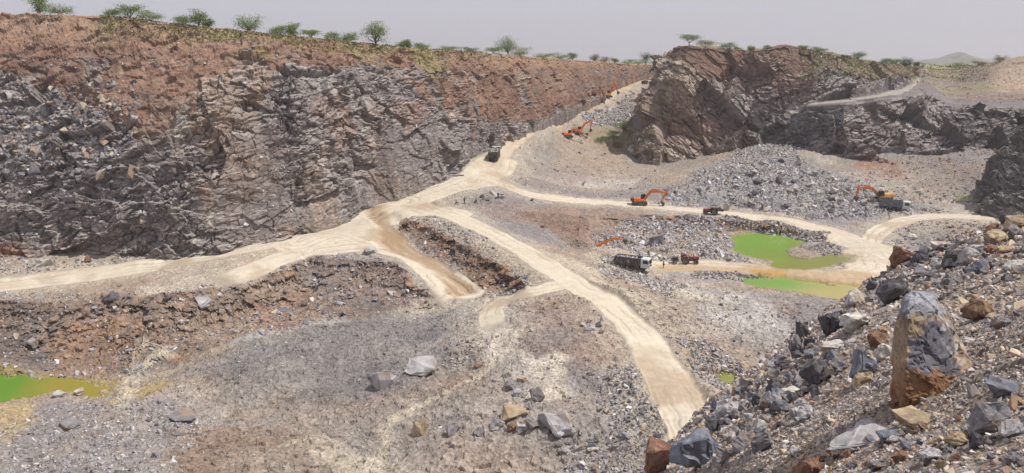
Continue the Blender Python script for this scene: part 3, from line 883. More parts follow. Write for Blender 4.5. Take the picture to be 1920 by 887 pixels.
# ---- the headland and the benches on the right
BC = [
 [(1236, 235, 420), (1242, 200, 420), (1252, 150, 420), (1256, 145, 420), (1266, 122, 420), (1280, 108, 420)],
 [(1212, 275, 340), (1216, 235, 342), (1226, 180, 344), (1230, 170, 346), (1248, 130, 350), (1270, 96, 356)],
 [(1202, 302, 296), (1206, 257, 300), (1216, 195, 305), (1213, 185, 307), (1236, 135, 312), (1262, 92, 318)],
 [(1235, 312, 284), (1242, 260, 289), (1258, 200, 293), (1262, 190, 294), (1275, 140, 298), (1290, 87, 304)],
 [(1310, 310, 284), (1312, 260, 288), (1325, 200, 291), (1325, 190, 292), (1330, 140, 296), (1335, 89, 302)],
 [(1390, 308, 288), (1390, 260, 291), (1395, 200, 294), (1395, 190, 295), (1395, 140, 298), (1395, 96, 304)],
 [(1455, 318, 282), (1455, 260, 285), (1458, 205, 290), (1458, 196, 291), (1465, 140, 296), (1475, 86, 302)],
 [(1500, 328, 272), (1500, 260, 276), (1505, 200, 280), (1510, 190, 291), (1515, 150, 296), (1522, 97, 305)],
 [(1600, 338, 257), (1602, 260, 264), (1607, 193, 270), (1607, 182, 284), (1605, 145, 300), (1602, 110, 312)],
 [(1680, 318, 256), (1680, 250, 264), (1692, 182, 276), (1690, 165, 298), (1688, 150, 318), (1690, 128, 345)],
 [(1740, 292, 257), (1735, 245, 266), (1742, 178, 290), (1735, 155, 340), (1733, 143, 380), (1735, 129, 440)],
 [(1800, 287, 262), (1800, 245, 266), (1790, 199, 275), (1790, 187, 300), (1800, 152, 360), (1800, 128, 430)],
 [(1900, 292, 262), (1900, 245, 268), (1900, 202, 276), (1900, 187, 295), (1905, 145, 325), (1915, 108, 360)],
 [(2080, 300, 258), (2080, 245, 265), (2080, 205, 274), (2080, 187, 290), (2085, 120, 315), (2090, 60, 345)],
 [(2300, 300, 258), (2300, 245, 265), (2300, 205, 274), (2300, 187, 290), (2300, 120, 315), (2300, 60, 345)]]
colpx = np.array([c[2][0] for c in BC], float); colpx[0] = 1190; colpx[1] = 1200
Pg, tr, tcn = loft(BC, (46, 52, 22, 36, 44), (30, 40, 60, 60, 60, 50, 45, 80, 70, 50, 50, 80, 70, 30))
cpx = np.interp(tcn, np.arange(len(BC)), colpx)
T = np.repeat(tr[:, None], len(tcn), 1).ravel(); X = np.repeat(cpx[None], len(tr), 0).ravel()
n, d, (r1, r2, r3, e2, e3, bigc), q = cliff_disp(Pg, 1.0, 700, dipx=lambda x: np.interp(x, [0, 60, 90, 115, 200], [0, 54, 76, 80, 66]).astype(f32), sc=1.35, but=4.5)
p = Pg.reshape(-1, 3).astype(f32)
wn1 = fbm(p, 16, 4, 800); wn2 = fbm(p, 5, 4, 810)
bench = sstep(1.8, 2.05, T) * sstep(3.1, 2.95, T) * sstep(1485, 1520, X)
soil_t = np.interp(X, [1190, 1260, 1330, 1380, 1430, 1480, 1530, 1600, 1690, 1740, 1800, 1900], [4.9, 4.5, 3.9, 4.2, 4.7, 4.2, 4.5, 4.3, 3.6, 2.6, 2.9, 2.7])
soil = sstep(-0.12, 0.12, T - soil_t + wn1 * 0.5 + wn2 * 0.2)
flat = sstep(4.95, 5.1, T)
gentle = np.maximum(bench * 0.93, sstep(1720, 1760, X) * sstep(2.1, 2.4, T) * 0.8)
amp = (1.0 - 0.6 * soil) * (1 - 0.85 * flat) * (1 - gentle) * np.where(T > 7, 0.0, 1.0)
Vc = p + n * (d * amp * 1.15)[:, None]
Vc[:, 2] += (0.6 * wn2 + 0.8 * wn1) * sstep(4.9, 5.2, T) * (T < 8)
C = np.repeat(lin(142, 130, 124)[None], len(p), 0)
C = mix(C, lin(90, 82, 82), np.clip(r1 * 0.8 + (r2 > 0.6) * 0.3, 0, 1) * 0.65)
C = mix(C, lin(166, 158, 154), (r2 < 0.15) * 0.4 + (r3 < 0.12) * 0.35)
lf = sstep(1400, 1260, X + wn1 * 40)
C = mix(C, lin(172, 156, 138), lf * 0.8)
light = sstep(0.15, 0.3, fbm(p, 9, 4, 870)) * np.interp(X, [1200, 1300, 1420, 1500, 1650, 1720], [0.3, 0.1, 0.55, 0.75, 0.5, 0.1])
C = mix(C, lin(186, 180, 176), light * 0.8)
brn = sstep(0.0, 0.35, fbm(p, 22, 3, 830)) * (X < 1520)
C = mix(C, lin(140, 114, 100), brn * 0.65)
C = mix(C, lin(96, 94, 104), sstep(1450, 1490, X) * sstep(1600, 1560, X) * (T < 2) * 0.5)
C = mix(C, lin(104, 97, 98), sstep(1740, 1790, X) * (T < 1.9) * 0.7)
C = mix(C, lin(168, 122, 98), sstep(0.55, 0.2, T + wn2 * 0.3) * sstep(1570, 1600, X) * sstep(1700, 1670, X) * 0.9)
C = mix(C, lin(178, 172, 168), sstep(0.3, 0.5, fbm(p, 13, 4, 850)) * sstep(1430, 1480, X) * sstep(1650, 1600, X) * 0.6)
CS = np.repeat(lin(140, 110, 96)[None], len(p), 0)
CS = mix(CS, lin(136, 112, 98), sstep(0, 0.4, wn1))
CS = mix(CS, lin(146, 138, 104), sstep(1500, 1530, X) * sstep(1760, 1700, X) * np.clip(0.7 + wn2, 0, 1))
CS = mix(CS, lin(150, 140, 128), sstep(1700, 1760, X) * np.clip(0.6 + wn2, 0, 1))
CS = mix(CS, lin(150, 142, 104), sstep(1720, 1760, X) * sstep(0.05, 0.3, fbm(p, 16, 3, 860)) * 0.7)
CS = mix(CS, lin(190, 164, 140), sstep(1840, 1880, X) * sstep(3.2, 3.6, T) * 0.85)
CS = CS * 0.85 + 0.15 * CS.mean(1, keepdims=True)
C = mix(C, CS * 0.86, soil)
C = C * (1 + (r3 - 0.5) * 0.28 * (1 - 0.5 * soil))[:, None]
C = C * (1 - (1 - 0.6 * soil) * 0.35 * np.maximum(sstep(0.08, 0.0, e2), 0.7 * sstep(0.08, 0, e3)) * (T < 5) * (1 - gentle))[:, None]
VV = Vc.reshape(Pg.shape)
VV[0, :, 2] -= 4.0; VV[1, :, 2] -= 1.0
nn = grid_normals(VV).reshape(-1, 3)
C = mix(C, lin(176, 170, 168), sstep(0.6, 0.9, np.abs(nn[:, 2])) * (1 - soil) * 0.5)
pc_ = np.interp(X, [1500, 1690, 1712, 1728, 1738], [2.5, 2.5, 2.9, 3.6, 5.0])
pathw = sstep(0.30, 0.22, np.abs(T - pc_ + wn2 * 0.06) * np.interp(X, [1690, 1735], [1, 0.55])) * sstep(1500, 1530, X) * sstep(1752, 1744, X) * (T < 5.6)
C = mix(C, lin(118, 110, 108) , bench * 0.85)
C = mix(C, lin(198, 190, 180), pathw * np.clip(0.8 + 0.4 * wn2, 0, 1))
C = mix(C, lin(140, 140, 92), sstep(5.2, 5.8, T) * 0.8)
Fb = grid_faces(*VV.shape[:2])
pm = pathw[Fb].mean(1) > 0.5
Vf = VV.reshape(-1, 3)
v_, f_, c_ = compact(Vf, Fb[~pm], C)
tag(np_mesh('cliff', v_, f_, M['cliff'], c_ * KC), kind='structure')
v_, f_, c_ = compact(Vf, Fb[pm], C)
tag(np_mesh('path', v_, f_, M['road'], c_), kind='structure')
RWALL = (VV, T.reshape(VV.shape[:2]), X.reshape(VV.shape[:2]))

# ---- dark wall closing the right side
DC = [
 [(1868, 372, 262), (1876, 340, 262), (1898, 300, 264), (1935, 252, 268)],
 [(1828, 396, 208), (1844, 352, 210), (1874, 302, 213), (1916, 248, 218)],
 [(1880, 415, 194), (1890, 365, 198), (1910, 310, 203), (1950, 236, 209)],
 [(1980, 425, 186), (1985, 360, 189), (1990, 300, 194), (2010, 215, 202)],
 [(2150, 430, 184), (2150, 360, 187), (2150, 290, 192), (2160, 190, 200)],
 [(2400, 430, 184), (2400, 360, 187), (2400, 290, 192), (2400, 180, 200)]]
Pg, tr, tcn = loft(DC, (50, 60, 60), (40, 70, 90, 60, 30), back=(10, 40), back_z=(0, -4), back_n=(10, 8))
T = np.repeat(tr[:, None], len(tcn), 1).ravel()
n, d, (r1, r2, r3, e2, e3, bigc), q = cliff_disp(Pg, 0.9, 900, dipx=0.8, sc=0.9)
p = Pg.reshape(-1, 3).astype(f32)
VV = (p + n * (d * np.where(T > 3.1, 0.2, 1))[:, None]).reshape(Pg.shape)
VV[0, :, 2] -= 4.0; VV[1, :, 2] -= 1.0
C = np.repeat(lin(138, 131, 129)[None], len(p), 0)
C = mix(C, lin(92, 86, 88), np.clip(r1 * 0.8 + (r2 > 0.6) * 0.3, 0, 1) * 0.75)
C = mix(C, lin(150, 144, 140), (r2 < 0.15) * 0.4 + (r3 < 0.12) * 0.35)
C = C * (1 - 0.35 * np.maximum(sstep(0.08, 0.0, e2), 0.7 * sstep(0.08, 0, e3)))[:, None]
nn = grid_normals(VV).reshape(-1, 3)
C = mix(C, lin(160, 154, 150), sstep(0.6, 0.9, np.abs(nn[:, 2])) * 0.45)
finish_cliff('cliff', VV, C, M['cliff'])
DWALL = (VV, T.reshape(VV.shape[:2]))

# ------------------------------------------------------------------ far plain and hills
rr = np.geomspace(740, 9000, 60); aa = np.radians(np.linspace(-60, 60, 241))
PX = rr[:, None] * np.sin(aa)[None]; PY = rr[:, None] * np.cos(aa)[None]
p = np.stack([PX.ravel(), PY.ravel(), np.zeros(PX.size)], 1).astype(f32)
z = -6.5 + 2.0 * fbm(p, 300, 3, 950)
p[:, 2] = z
C = mix(np.repeat(lin(150, 140, 105)[None], len(p), 0), lin(110, 122, 84), sstep(-0.3, 0.3, fbm(p, 90, 3, 955)))
tag(np_mesh('terrain', p, grid_faces(60, 241), M['plain'], C, smooth=True), kind='structure')

def hill(px0, px1, d, prof, depth, name='hill', c=(150, 145, 140)):
    """a ridge with real width and depth; prof = [(px, top py)]"""
    nx, ny = 90, 30
    xs = np.linspace(px0, px1, nx)
    top = np.interp(xs, [q[0] for q in prof], [q[1] for q in prof])
    hgt = np.array([at_d(a, b, d)[2] for a, b in zip(xs, top)]) + 10
    Xw = np.array([at_d(a, 118, d)[0] for a in xs])
    v = np.linspace(-1, 1, ny)
    sh = np.clip(1 - np.abs(v), 0, 1) ** 1.2
    Pm = np.zeros((ny, nx, 3))
    Pm[:, :, 0] = Xw[None]; Pm[:, :, 1] = d + v[:, None] * depth
    Pm[:, :, 2] = -10 + sh[:, None] * hgt[None]
    q = Pm.reshape(-1, 3).astype(f32)
    q[:, 2] += fbm(q, d * 0.03, 4, int(px0)) * d * 0.002 * np.repeat(sh, nx)
    C = mix(np.repeat(lin(*c)[None], len(q), 0), lin(120, 122, 100), sstep(-0.1, 0.4, fbm(q, d * 0.02, 3, 5)) * 0.7)
    tag(np_mesh(name, q, grid_faces(ny, nx), M['plain'], C, smooth=True), kind='structure')
hill(1715, 1850, 2600, [(1715, 116), (1745, 111), (1765, 108), (1782, 100), (1793, 97), (1802, 99), (1815, 105), (1830, 108), (1850, 116)], 260)
hill(1640, 1990, 4200, [(1640, 116), (1680, 112), (1760, 111), (1850, 109), (1900, 110), (1990, 116)], 500, c=(140, 145, 150))
hill(900, 1300, 4500, [(900, 117), (1000, 115), (1200, 115), (1300, 117)], 500, c=(140, 145, 150))

# ------------------------------------------------------------------ foreground scree slope
fgp = [(2300, 887, 2.6), (1920, 887, 3.3), (1750, 887, 4.0), (1600, 887, 5.2), (1500, 887, 6.6), (1400, 887, 8.6), (1300, 887, 11), (1215, 887, 13.5),
       (2300, 700, 3.8), (1920, 700, 5.6), (1750, 750, 6.2), (1620, 760, 8.2), (1500, 770, 11), (1400, 790, 14), (1300, 810, 16.5), (1230, 800, 19),
       (2300, 540, 6.5), (1920, 560, 8.6), (1800, 580, 10), (1700, 590, 12), (1580, 640, 14.5), (1500, 690, 16), (1420, 730, 18), (1350, 770, 20),
       (2300, 440, 11), (1920, 460, 13.5), (1820, 485, 15.5), (1700, 525, 18.5), (1640, 550, 19.5), (1540, 610, 20),
       (1920, 408, 19.5), (1860, 420, 20), (1760, 455, 21.5), (1680, 500, 22), (1600, 545, 22), (1500, 630, 21.5), (1440, 690, 21.5), (2300, 370, 18)]
FP = np.array([at_d(*q) for q in fgp])
def fgb(x, y):
    xc = x - 6; yc = y - 11
    return np.stack([np.ones_like(x), xc, yc, xc * xc, xc * yc, yc * yc], -1)
FWT = 1 / FP[:, 1]                                       # near points count for more
Wf = np.linalg.lstsq(fgb(FP[:, 0], FP[:, 1]) * FWT[:, None], FP[:, 2] * FWT, rcond=None)[0]
edge_px = [1000, 1190, 1215, 1300, 1350, 1440, 1500, 1600, 1680, 1760, 1860, 1920, 2300, 2600]
edge_d = [3, 11, 20, 20.3, 20.6, 21.6, 21.6, 22, 22, 21.7, 20.8, 20.3, 19.5, 19]
def fg0(x, y):
    x = np.asarray(x, float); y = np.asarray(y, float)
    z = fgb(x, y) @ Wf
    px = proj_px(x, y, z)
    e = np.interp(px, edge_px, edge_d)
    over = np.clip(y - e, 0, None)
    z = z - 0.9 * over - 0.5 * over * over / (1 + over * 0.4)
    left = np.clip(2.9 - x, 0, None) * sstep(6.5, 10, y)
    return z - 1.7 * left
az2 = np.radians(np.arange(3.0, 52, 0.10)); d2 = np.concatenate([np.geomspace(1.6, 22.5, 520), np.geomspace(22.6, 60, 60)])
X2 = d2[:, None] * np.tan(az2)[None]; Y2 = np.repeat(d2[:, None], len(az2), 1)
p = np.stack([X2.ravel(), Y2.ravel(), np.zeros(X2.size)], 1).astype(f32)
z0 = fg0(p[:, 0], p[:, 1])
o1, r1, e1 = facets(p, (1.3, 1.3, 1), 1001, 0.9, True)
o2, r2, e2 = facets(p, (0.35, 0.35, 1), 1011, 1.1, True)
o3, r3, e3 = facets(p, (0.11, 0.11, 1), 1021, 1.2, True)
w1 = fbm(p, 2.2, 4, 1031); w2 = fbm(p, 0.6, 4, 1041)
rocky = sstep(-0.05, 0.3, w1 + np.interp(proj_px(p[:, 0], p[:, 1], z0), [1400, 1650, 1750], [0.25, 0.0, -0.15]))
zf = z0 + w1 * 0.22 * np.interp(p[:, 1], [3, 10], [0.4, 1.0]) + o1 * 0.08 * rocky * np.interp(p[:, 1], [5, 14], [0.1, 1.0]) + o2 * (0.02 + 0.04 * rocky) * np.interp(p[:, 1], [3, 10], [0.3, 1.0]) + o3 * 0.015 + w2 * 0.03
p[:, 2] = zf
C = np.repeat(lin(178, 162, 146)[None] * 1.15, len(p), 0)
C = mix(C, lin(158, 150, 146), rocky * 0.6)
C = mix(C, lin(176, 160, 142), sstep(0.05, 0.4, fbm(p, 1.3, 4, 1051)) * 0.6)
C = C * (1 + (r2 - 0.5) * 0.2 + (r3 - 0.5) * 0.4)[:, None]
tag(np_mesh('terrain', p, grid_faces(len(d2), len(az2)), M['near'], C), kind='structure')
ZF = zf.reshape(len(d2), len(az2))
def fgs(x, y):
    r = np.interp(y, d2, np.arange(len(d2))); c = np.interp(np.arctan2(x, y), az2, np.arange(len(az2)))
    return ZF[np.clip(np.round(r).astype(int), 0, len(d2) - 1), np.clip(np.round(c).astype(int), 0, len(az2) - 1)]
def FG(px, py):
    return march(fgs, px, py, 1.8, 40, 900)

# ------------------------------------------------------------------ rocks
def hull_rock(seed, npts=13, flat=0.65):
    r = np.random.default_rng(seed)
    v = r.normal(size=(npts, 3)); v /= np.linalg.norm(v, axis=1, keepdims=True)
    v *= r.uniform(0.75, 1.0, (npts, 1))
    v *= np.array([1.0, r.uniform(0.6, 0.95), r.uniform(flat * 0.7, flat * 1.2)])
    bm = bmesh.new()
    for q in v: bm.verts.new(q)
    res = bmesh.ops.convex_hull(bm, input=bm.verts)
    kill = [g for g in res['geom_interior'] if isinstance(g, bmesh.types.BMVert)]
    if kill: bmesh.ops.delete(bm, geom=kill, context='VERTS')
    bmesh.ops.triangulate(bm, faces=bm.faces)
    bm.verts.index_update()
    V = np.array([q.co[:] for q in bm.verts]); Fc = np.array([[q.index for q in f.verts] for f in bm.faces])
    bm.free()
    V -= V.mean(0)
    return V * 0.5 / np.abs(V[:, 0]).max(), Fc
TPL = [hull_rock(s, n, fl) for s, n, fl in [(1, 10, .7), (2, 12, .6), (3, 11, .8), (4, 9, .5), (5, 13, .7), (6, 12, .9), (7, 10, .45), (8, 14, .75), (9, 9, .8), (10, 12, .55)]]
GREYS = 1.5 * np.array([lin(150, 146, 148), lin(172, 168, 168), lin(196, 192, 190), lin(128, 123, 126), lin(108, 104, 108), lin(178, 166, 150), lin(160, 136, 118)])
def scatter(name, pos, size, cols, mat, label, seed=0, upn=None, sink=0.2):
    r = np.random.default_rng(seed)
    N = len(pos)
    yaw = r.uniform(0, 6.283, N); t1 = r.normal(0, 0.35, N); t2 = r.normal(0, 0.35, N)
    Vs, Fs, Cs = [], [], []
    base = 0
    which = r.integers(0, len(TPL), N)
    for k, (tv, tf) in enumerate(TPL):
        m = np.where(which == k)[0]
        if not len(m): continue
        v = tv[None] * size[m][:, None, None]
        c, s = np.cos(t1[m])[:, None], np.sin(t1[m])[:, None]
        x, y, z = v[..., 0], v[..., 1], v[..., 2]
        y, z = y * c - z * s, y * s + z * c
        c, s = np.cos(t2[m])[:, None], np.sin(t2[m])[:, None]
        x, z = x * c - z * s, x * s + z * c
        c, s = np.cos(yaw[m])[:, None], np.sin(yaw[m])[:, None]
        x, y = x * c - y * s, x * s + y * c
        v = np.stack([x, y, z], 2) + pos[m][:, None]
        v[..., 2] += size[m][:, None] * (0.5 * 0.6 - sink)
        nv = tv.shape[0]
        f = tf[None] + (np.arange(len(m)) * nv)[:, None, None] + base
        Vs.append(v.reshape(-1, 3)); Fs.append(f.reshape(-1, 3)); Cs.append(np.repeat(cols[m], nv, 0))
        base += nv * len(m)
    return tag(np_mesh(name, np.concatenate(Vs), np.concatenate(Fs), mat, np.concatenate(Cs)), label, 'rubble', kind='stuff')

def pick_cols(N, r, w):
    w = np.array(w, float); w /= w.sum()
    return GREYS[r.choice(len(GREYS), N, p=w)] * r.uniform(0.8, 1.15, (N, 1))

def psize(N, r, lo, hi, a=2.2):
    u = r.uniform(0, 1, N)
    return lo * (1 - u * (1 - (lo / hi) ** a)) ** (-1 / a)

def sc_poly(pl, N, lo, hi, w, seed, clump=0.0, road_ok=False):
    r = np.random.default_rng(seed)
    W = np.array(Gpoly(pl)); mn, mx = W.min(0), W.max(0)
    x = r.uniform(mn[0], mx[0], N * 3).astype(f32); y = r.uniform(mn[1], mx[1], N * 3).astype(f32)
    q = np.stack([x, y, x * 0], 1)
    m = inside(x + fbm(q, 6, 2, seed) * 3, y + fbm(q, 6, 2, seed + 1) * 3, W)
    if clump: m &= fbm(q, 5, 3, seed + 5) > r.uniform(-1, 1, len(x)) * 0.5 - 0.02 + clump
    if not road_ok: m &= Hs(x, y, road.reshape(NR, NC)) < 0.3
    x, y = x[m][:N], y[m][:N]
    z = Hs(x, y)
    return np.stack([x, y, z], 1), psize(len(x), r, lo, hi), pick_cols(len(x), r, w)

LIGHT = (4, 4.5, 3.5, 1.2, .6, 1.4, .4); MIXED = (3, 2.5, 1, 3, 1.5, 1.5, 1); WARM = (2, 2, 1, 2, 1, 3, 2)
east_poly = [(1235, 365), (1330, 315), (1400, 280), (1450, 262), (1500, 300), (1600, 335), (1700, 378), (1790, 398), (1650, 404), (1560, 415), (1400, 393), (1250, 385)]
jobs = [
 ('broken light grey blast rock piled against the headland', [(east_poly, 12000, 0.35, 1.7, LIGHT), ([(1340, 330), (1420, 270), (1470, 275), (1520, 320), (1600, 350), (1660, 400), (1480, 405), (1380, 380)], 2600, 0.5, 2.2, LIGHT)]),
 ('pale shot rock covering the lower pit beside the grey loaded truck', [([(1110, 440), (1180, 415), (1330, 410), (1360, 440), (1390, 482), (1440, 500), (1330, 492), (1200, 480), (1130, 470)], 4500, 0.35, 1.7, LIGHT),
   ([(1190, 410), (1400, 405), (1540, 425), (1600, 450), (1520, 455), (1400, 432), (1260, 436)], 2200, 0.35, 1.5, MIXED), ([(1130, 480), (1180, 500), (1300, 540), (1240, 560), (1120, 500)], 900, 0.3, 1.2, LIGHT),
   ([(1310, 505), (1380, 515), (1430, 522), (1400, 530), (1300, 525)], 500, 0.4, 1.3, MIXED), ([(1490, 465), (1560, 450), (1610, 480), (1600, 505), (1540, 482)], 700, 0.3, 1.0, MIXED)]),
 ('small grey stones strewn over the bank below the haul road', [([(0, 545), (260, 560), (520, 500), (560, 468), (740, 486), (800, 560), (620, 602), (420, 652), (215, 722), (0, 698)], 4200, 0.22, 1.8, MIXED),
   ([(745, 402), (860, 420), (1000, 520), (990, 550), (900, 560), (800, 480)], 1800, 0.25, 1.1, MIXED)]),
 ('grey gravel and stones spread over the near pit floor', [([(0, 760), (300, 740), (420, 655), (800, 570), (930, 600), (1000, 560), (1100, 560), (1200, 700), (1240, 800), (1250, 900), (0, 900)], 15000, 0.07, 0.75, MIXED),
   ([(0, 790), (200, 740), (400, 780), (330, 900), (0, 900)], 1800, 0.2, 1.0, LIGHT), ([(1190, 640), (1240, 800), (1180, 900), (1060, 900), (1130, 760)], 1800, 0.2, 1.0, MIXED)]),
 ('loose stones on the dusty ground right of the white haul road', [([(1090, 480), (1300, 530), (1500, 580), (1520, 680), (1380, 760), (1290, 700), (1200, 590)], 2600, 0.12, 0.9, MIXED),
   ([(1270, 640), (1330, 640), (1420, 720), (1350, 740)], 1500, 0.3, 1.0, MIXED)]),
 ('scattered rock along the foot of the long wall', [([(0, 478), (370, 475), (480, 455), (560, 438), (600, 425), (420, 470), (200, 500), (0, 520)], 2600, 0.25, 1.4, MIXED),
   ([(560, 440), (640, 402), (700, 380), (830, 333), (880, 305), (900, 320), (800, 352), (700, 390), (620, 420)], 2000, 0.3, 1.5, MIXED)]),
 ('stones scattered on the slope between the ramp and the headland', [([(940, 290), (1060, 225), (1190, 170), (1190, 250), (1180, 300), (1240, 318), (1250, 385), (1100, 372), (960, 345), (940, 320)], 3000, 0.2, 1.5, MIXED),
   ([(1090, 215), (1190, 175), (1190, 230), (1110, 240)], 1500, 0.6, 2.4, LIGHT)]),
 ('stones on the grey flat beyond the right hand track', [([(1660, 420), (1870, 410), (1900, 470), (1700, 500)], 1800, 0.25, 1.2, MIXED), ([(1600, 330), (1700, 290), (1870, 280), (1900, 380), (1700, 390)], 3500, 0.3, 1.6, WARM)]),
]
for k, (lab, parts) in enumerate(jobs):
    A_, B_, C_ = [], [], []
    for j, (pl, N, lo, hi, w) in enumerate(parts):
        a, b, c = sc_poly(pl, N, lo, hi, w, 2000 + k * 20 + j, clump=0.0 if j else -0.15)
        A_.append(a); B_.append(b); C_.append(c)
    scatter('rubble', np.concatenate(A_), np.concatenate(B_), np.concatenate(C_), M['rock'], lab, 60 + k)

# blocks caught on the broken left end of the long wall
def on_wall(wall, sel, N, lo, hi, w, seed, name, label):
    VV, TT, XX = wall
    r = np.random.default_rng(seed)
    idx = np.where(sel(TT, XX).ravel())[0]
    k = r.choice(idx, N)
    return scatter(name, VV.reshape(-1, 3)[k], psize(N, r, lo, hi, 1.8), pick_cols(N, r, w), M['rock'], label, seed, sink=0.3)
on_wall(LWALL, lambda T, X: (X > -60) & (X < 260) & (T > 1.6) & (T < 3.6), 900, 0.6, 2.8, (3, 1.2, .3, 3, 2, 2.5, 1.5), 81, 'rubble', 'tumbled grey slabs on the broken left end of the long wall')
on_wall(LWALL, lambda T, X: (X > -200) & (X < 1100) & (T > 0.3) & (T < 3.2), 500, 0.4, 1.6, MIXED, 82, 'rubble', 'loose blocks caught on ledges across the long grey wall')
on_wall(LWALL, lambda T, X: (X > -200) & (X < 1000) & (T > 3.8) & (T < 5.4), 2600, 0.2, 0.9, WARM, 83, 'rubble', 'small pale stones along the red soil rim above the long wall')
on_wall(RWALL, lambda T, X: (X > 1490) & (X < 1950) & (T > 2.6) & (T < 5.3), 2600, 0.3, 1.3, WARM, 84, 'rubble', 'stones on the grassy top and benches of the right hand headland')

# ---- foreground scatter
r = np.random.default_rng(99)
def fg_pts(N, seed, lo, hi, w, dmin=2.5, dmax=22.5, a=2.0):
    r = np.random.default_rng(seed)
    dd = np.sqrt(r.uniform(dmin ** 2, dmax ** 2, N)); px = r.uniform(1180, 2250, N)
    x = dd * (px - CX) / F_PX; y = dd
    e = np.interp(px, edge_px, edge_d)
    m = (y < e + 0.8) & (x > 2.4)
    x, y = x[m], y[m]
    return np.stack([x, y, fgs(x, y)], 1), psize(len(x), r, lo, hi, a), pick_cols(len(x), r, w)
NEARW = (3, 2.5, 1.2, 2.5, 1.2, 3.0, 1.6)
a, b, c = fg_pts(38000, 501, 0.03, 0.20, NEARW, dmax=22.5)
a2, b2, c2 = fg_pts(16000, 502, 0.02, 0.06, NEARW, dmax=9)
# smaller stones nearer, larger ones down the slope where the scree is coarser
b = b * np.interp(a[:, 1], [4, 12, 20], [0.6, 1.0, 1.7])
scatter('gravel', np.concatenate([a, a2]), np.concatenate([b, b2]), np.concatenate([c, c2]) * np.array([1.18, 1.12, 1.05]), M['rock_near'], 'fine broken stone covering the near scree slope', 503)

# ---- single rocks
ROCKMESH = {}
def rock_mesh(kind, colname, seed, flat, detail, mat):
    key = (colname, seed, flat, detail, mat)
    if key in ROCKMESH: return ROCKMESH[key]
    tv, tf = hull_rock(seed + 700, 11 if detail < 3 else 15, flat)
    bm = bmesh.new()
    vs = [bm.verts.new(q) for q in tv]
    for f in tf: bm.faces.new([vs[i] for i in f])
    bmesh.ops.recalc_face_normals(bm, faces=bm.faces)
    bmesh.ops.dissolve_limit(bm, angle_limit=0.25, verts=bm.verts, edges=bm.edges)
    bmesh.ops.bevel(bm, geom=list(bm.edges), offset=0.018, segments=1, affect='EDGES')
    bmesh.ops.triangulate(bm, faces=bm.faces)
    if detail: bmesh.ops.subdivide_edges(bm, edges=bm.edges, cuts=detail, use_grid_fill=True)
    bmesh.ops.triangulate(bm, faces=bm.faces)
    bm.verts.index_update(); bm.normal_update()
    V = np.array([q.co[:] for q in bm.verts], f32); Nn = np.array([q.normal[:] for q in bm.verts], f32)
    Fc = np.array([[q.index for q in f.verts] for f in bm.faces])
    bm.free()
    if detail:
        o1, r1, e1 = facets(V + seed, 0.30, seed, 1.0); o2, r2, e2 = facets(V + seed, 0.12, seed + 3, 1.0)
        V = V + Nn * (o1 * 0.05 + o2 * 0.022 + 0.02 * fbm(V, 0.25, 3, seed))[:, None]
    base = {'grey': lin(142, 138, 140), 'light grey': lin(184, 180, 180), 'dark grey': lin(104, 100, 104), 'blue grey': lin(128, 130, 140), 'tan': lin(176, 158, 132),
            'brown': lin(140, 112, 92), 'reddish': lin(146, 112, 96), 'pale': lin(204, 198, 190)}[colname]
    C = np.repeat(base[None] * 1.3, len(V), 0)
    st = fbm(V + seed * 3.1, 0.5, 4, seed + 9)
    C = mix(C, lin(168, 140, 112) * 1.2 if colname != 'dark grey' else lin(118, 112, 112), sstep(0.12, 0.4, st) * 0.6)
    C = C * (1 + 0.18 * fbm(V, 0.12, 3, seed + 11))[:, None]
    o = np_mesh('rock', V, Fc, mat, C)
    me = o.data
    bpy.data.objects.remove(o)
    ROCKMESH[key] = me
    return me

def place_rock(fn, px, py, wpx, hpx, colname, label, seed=1, yaw=None, flat=0.7, detail=2, mat='rock_near', tilt=(0, 0), name='boulder', group=None, sink=0.15):
    """px, py: the middle of the rock's foot; wpx, hpx its extent at that distance"""
    p = fn(px, py)
    if p is None: return None
    d = p[1]
    t_ = d / ray(px, py)[1]
    w = wpx * t_ / F_PX; h = hpx * t_ / F_PX
    me = rock_mesh(name, colname, seed, flat, detail, M[mat])
    co = np.zeros(len(me.vertices) * 3, f32); me.vertices.foreach_get('co', co); co = co.reshape(-1, 3)
    ext = co.max(0) - co.min(0)
    o = bpy.data.objects.new(name, me)
    o.scale = (w / ext[0], w * 0.8 / ext[1], h / ext[2] * 1.08)
    o.rotation_euler = (tilt[0], tilt[1], (yaw if yaw is not None else (seed * 1.7) % 0.8 - 0.4))
    o.location = (p[0] * (1 + 0.25 * w / p[1]), p[1] + 0.25 * w, p[2] + h * (0.5 - sink))
    link(o)
    return tag(o, label, 'rock', group)

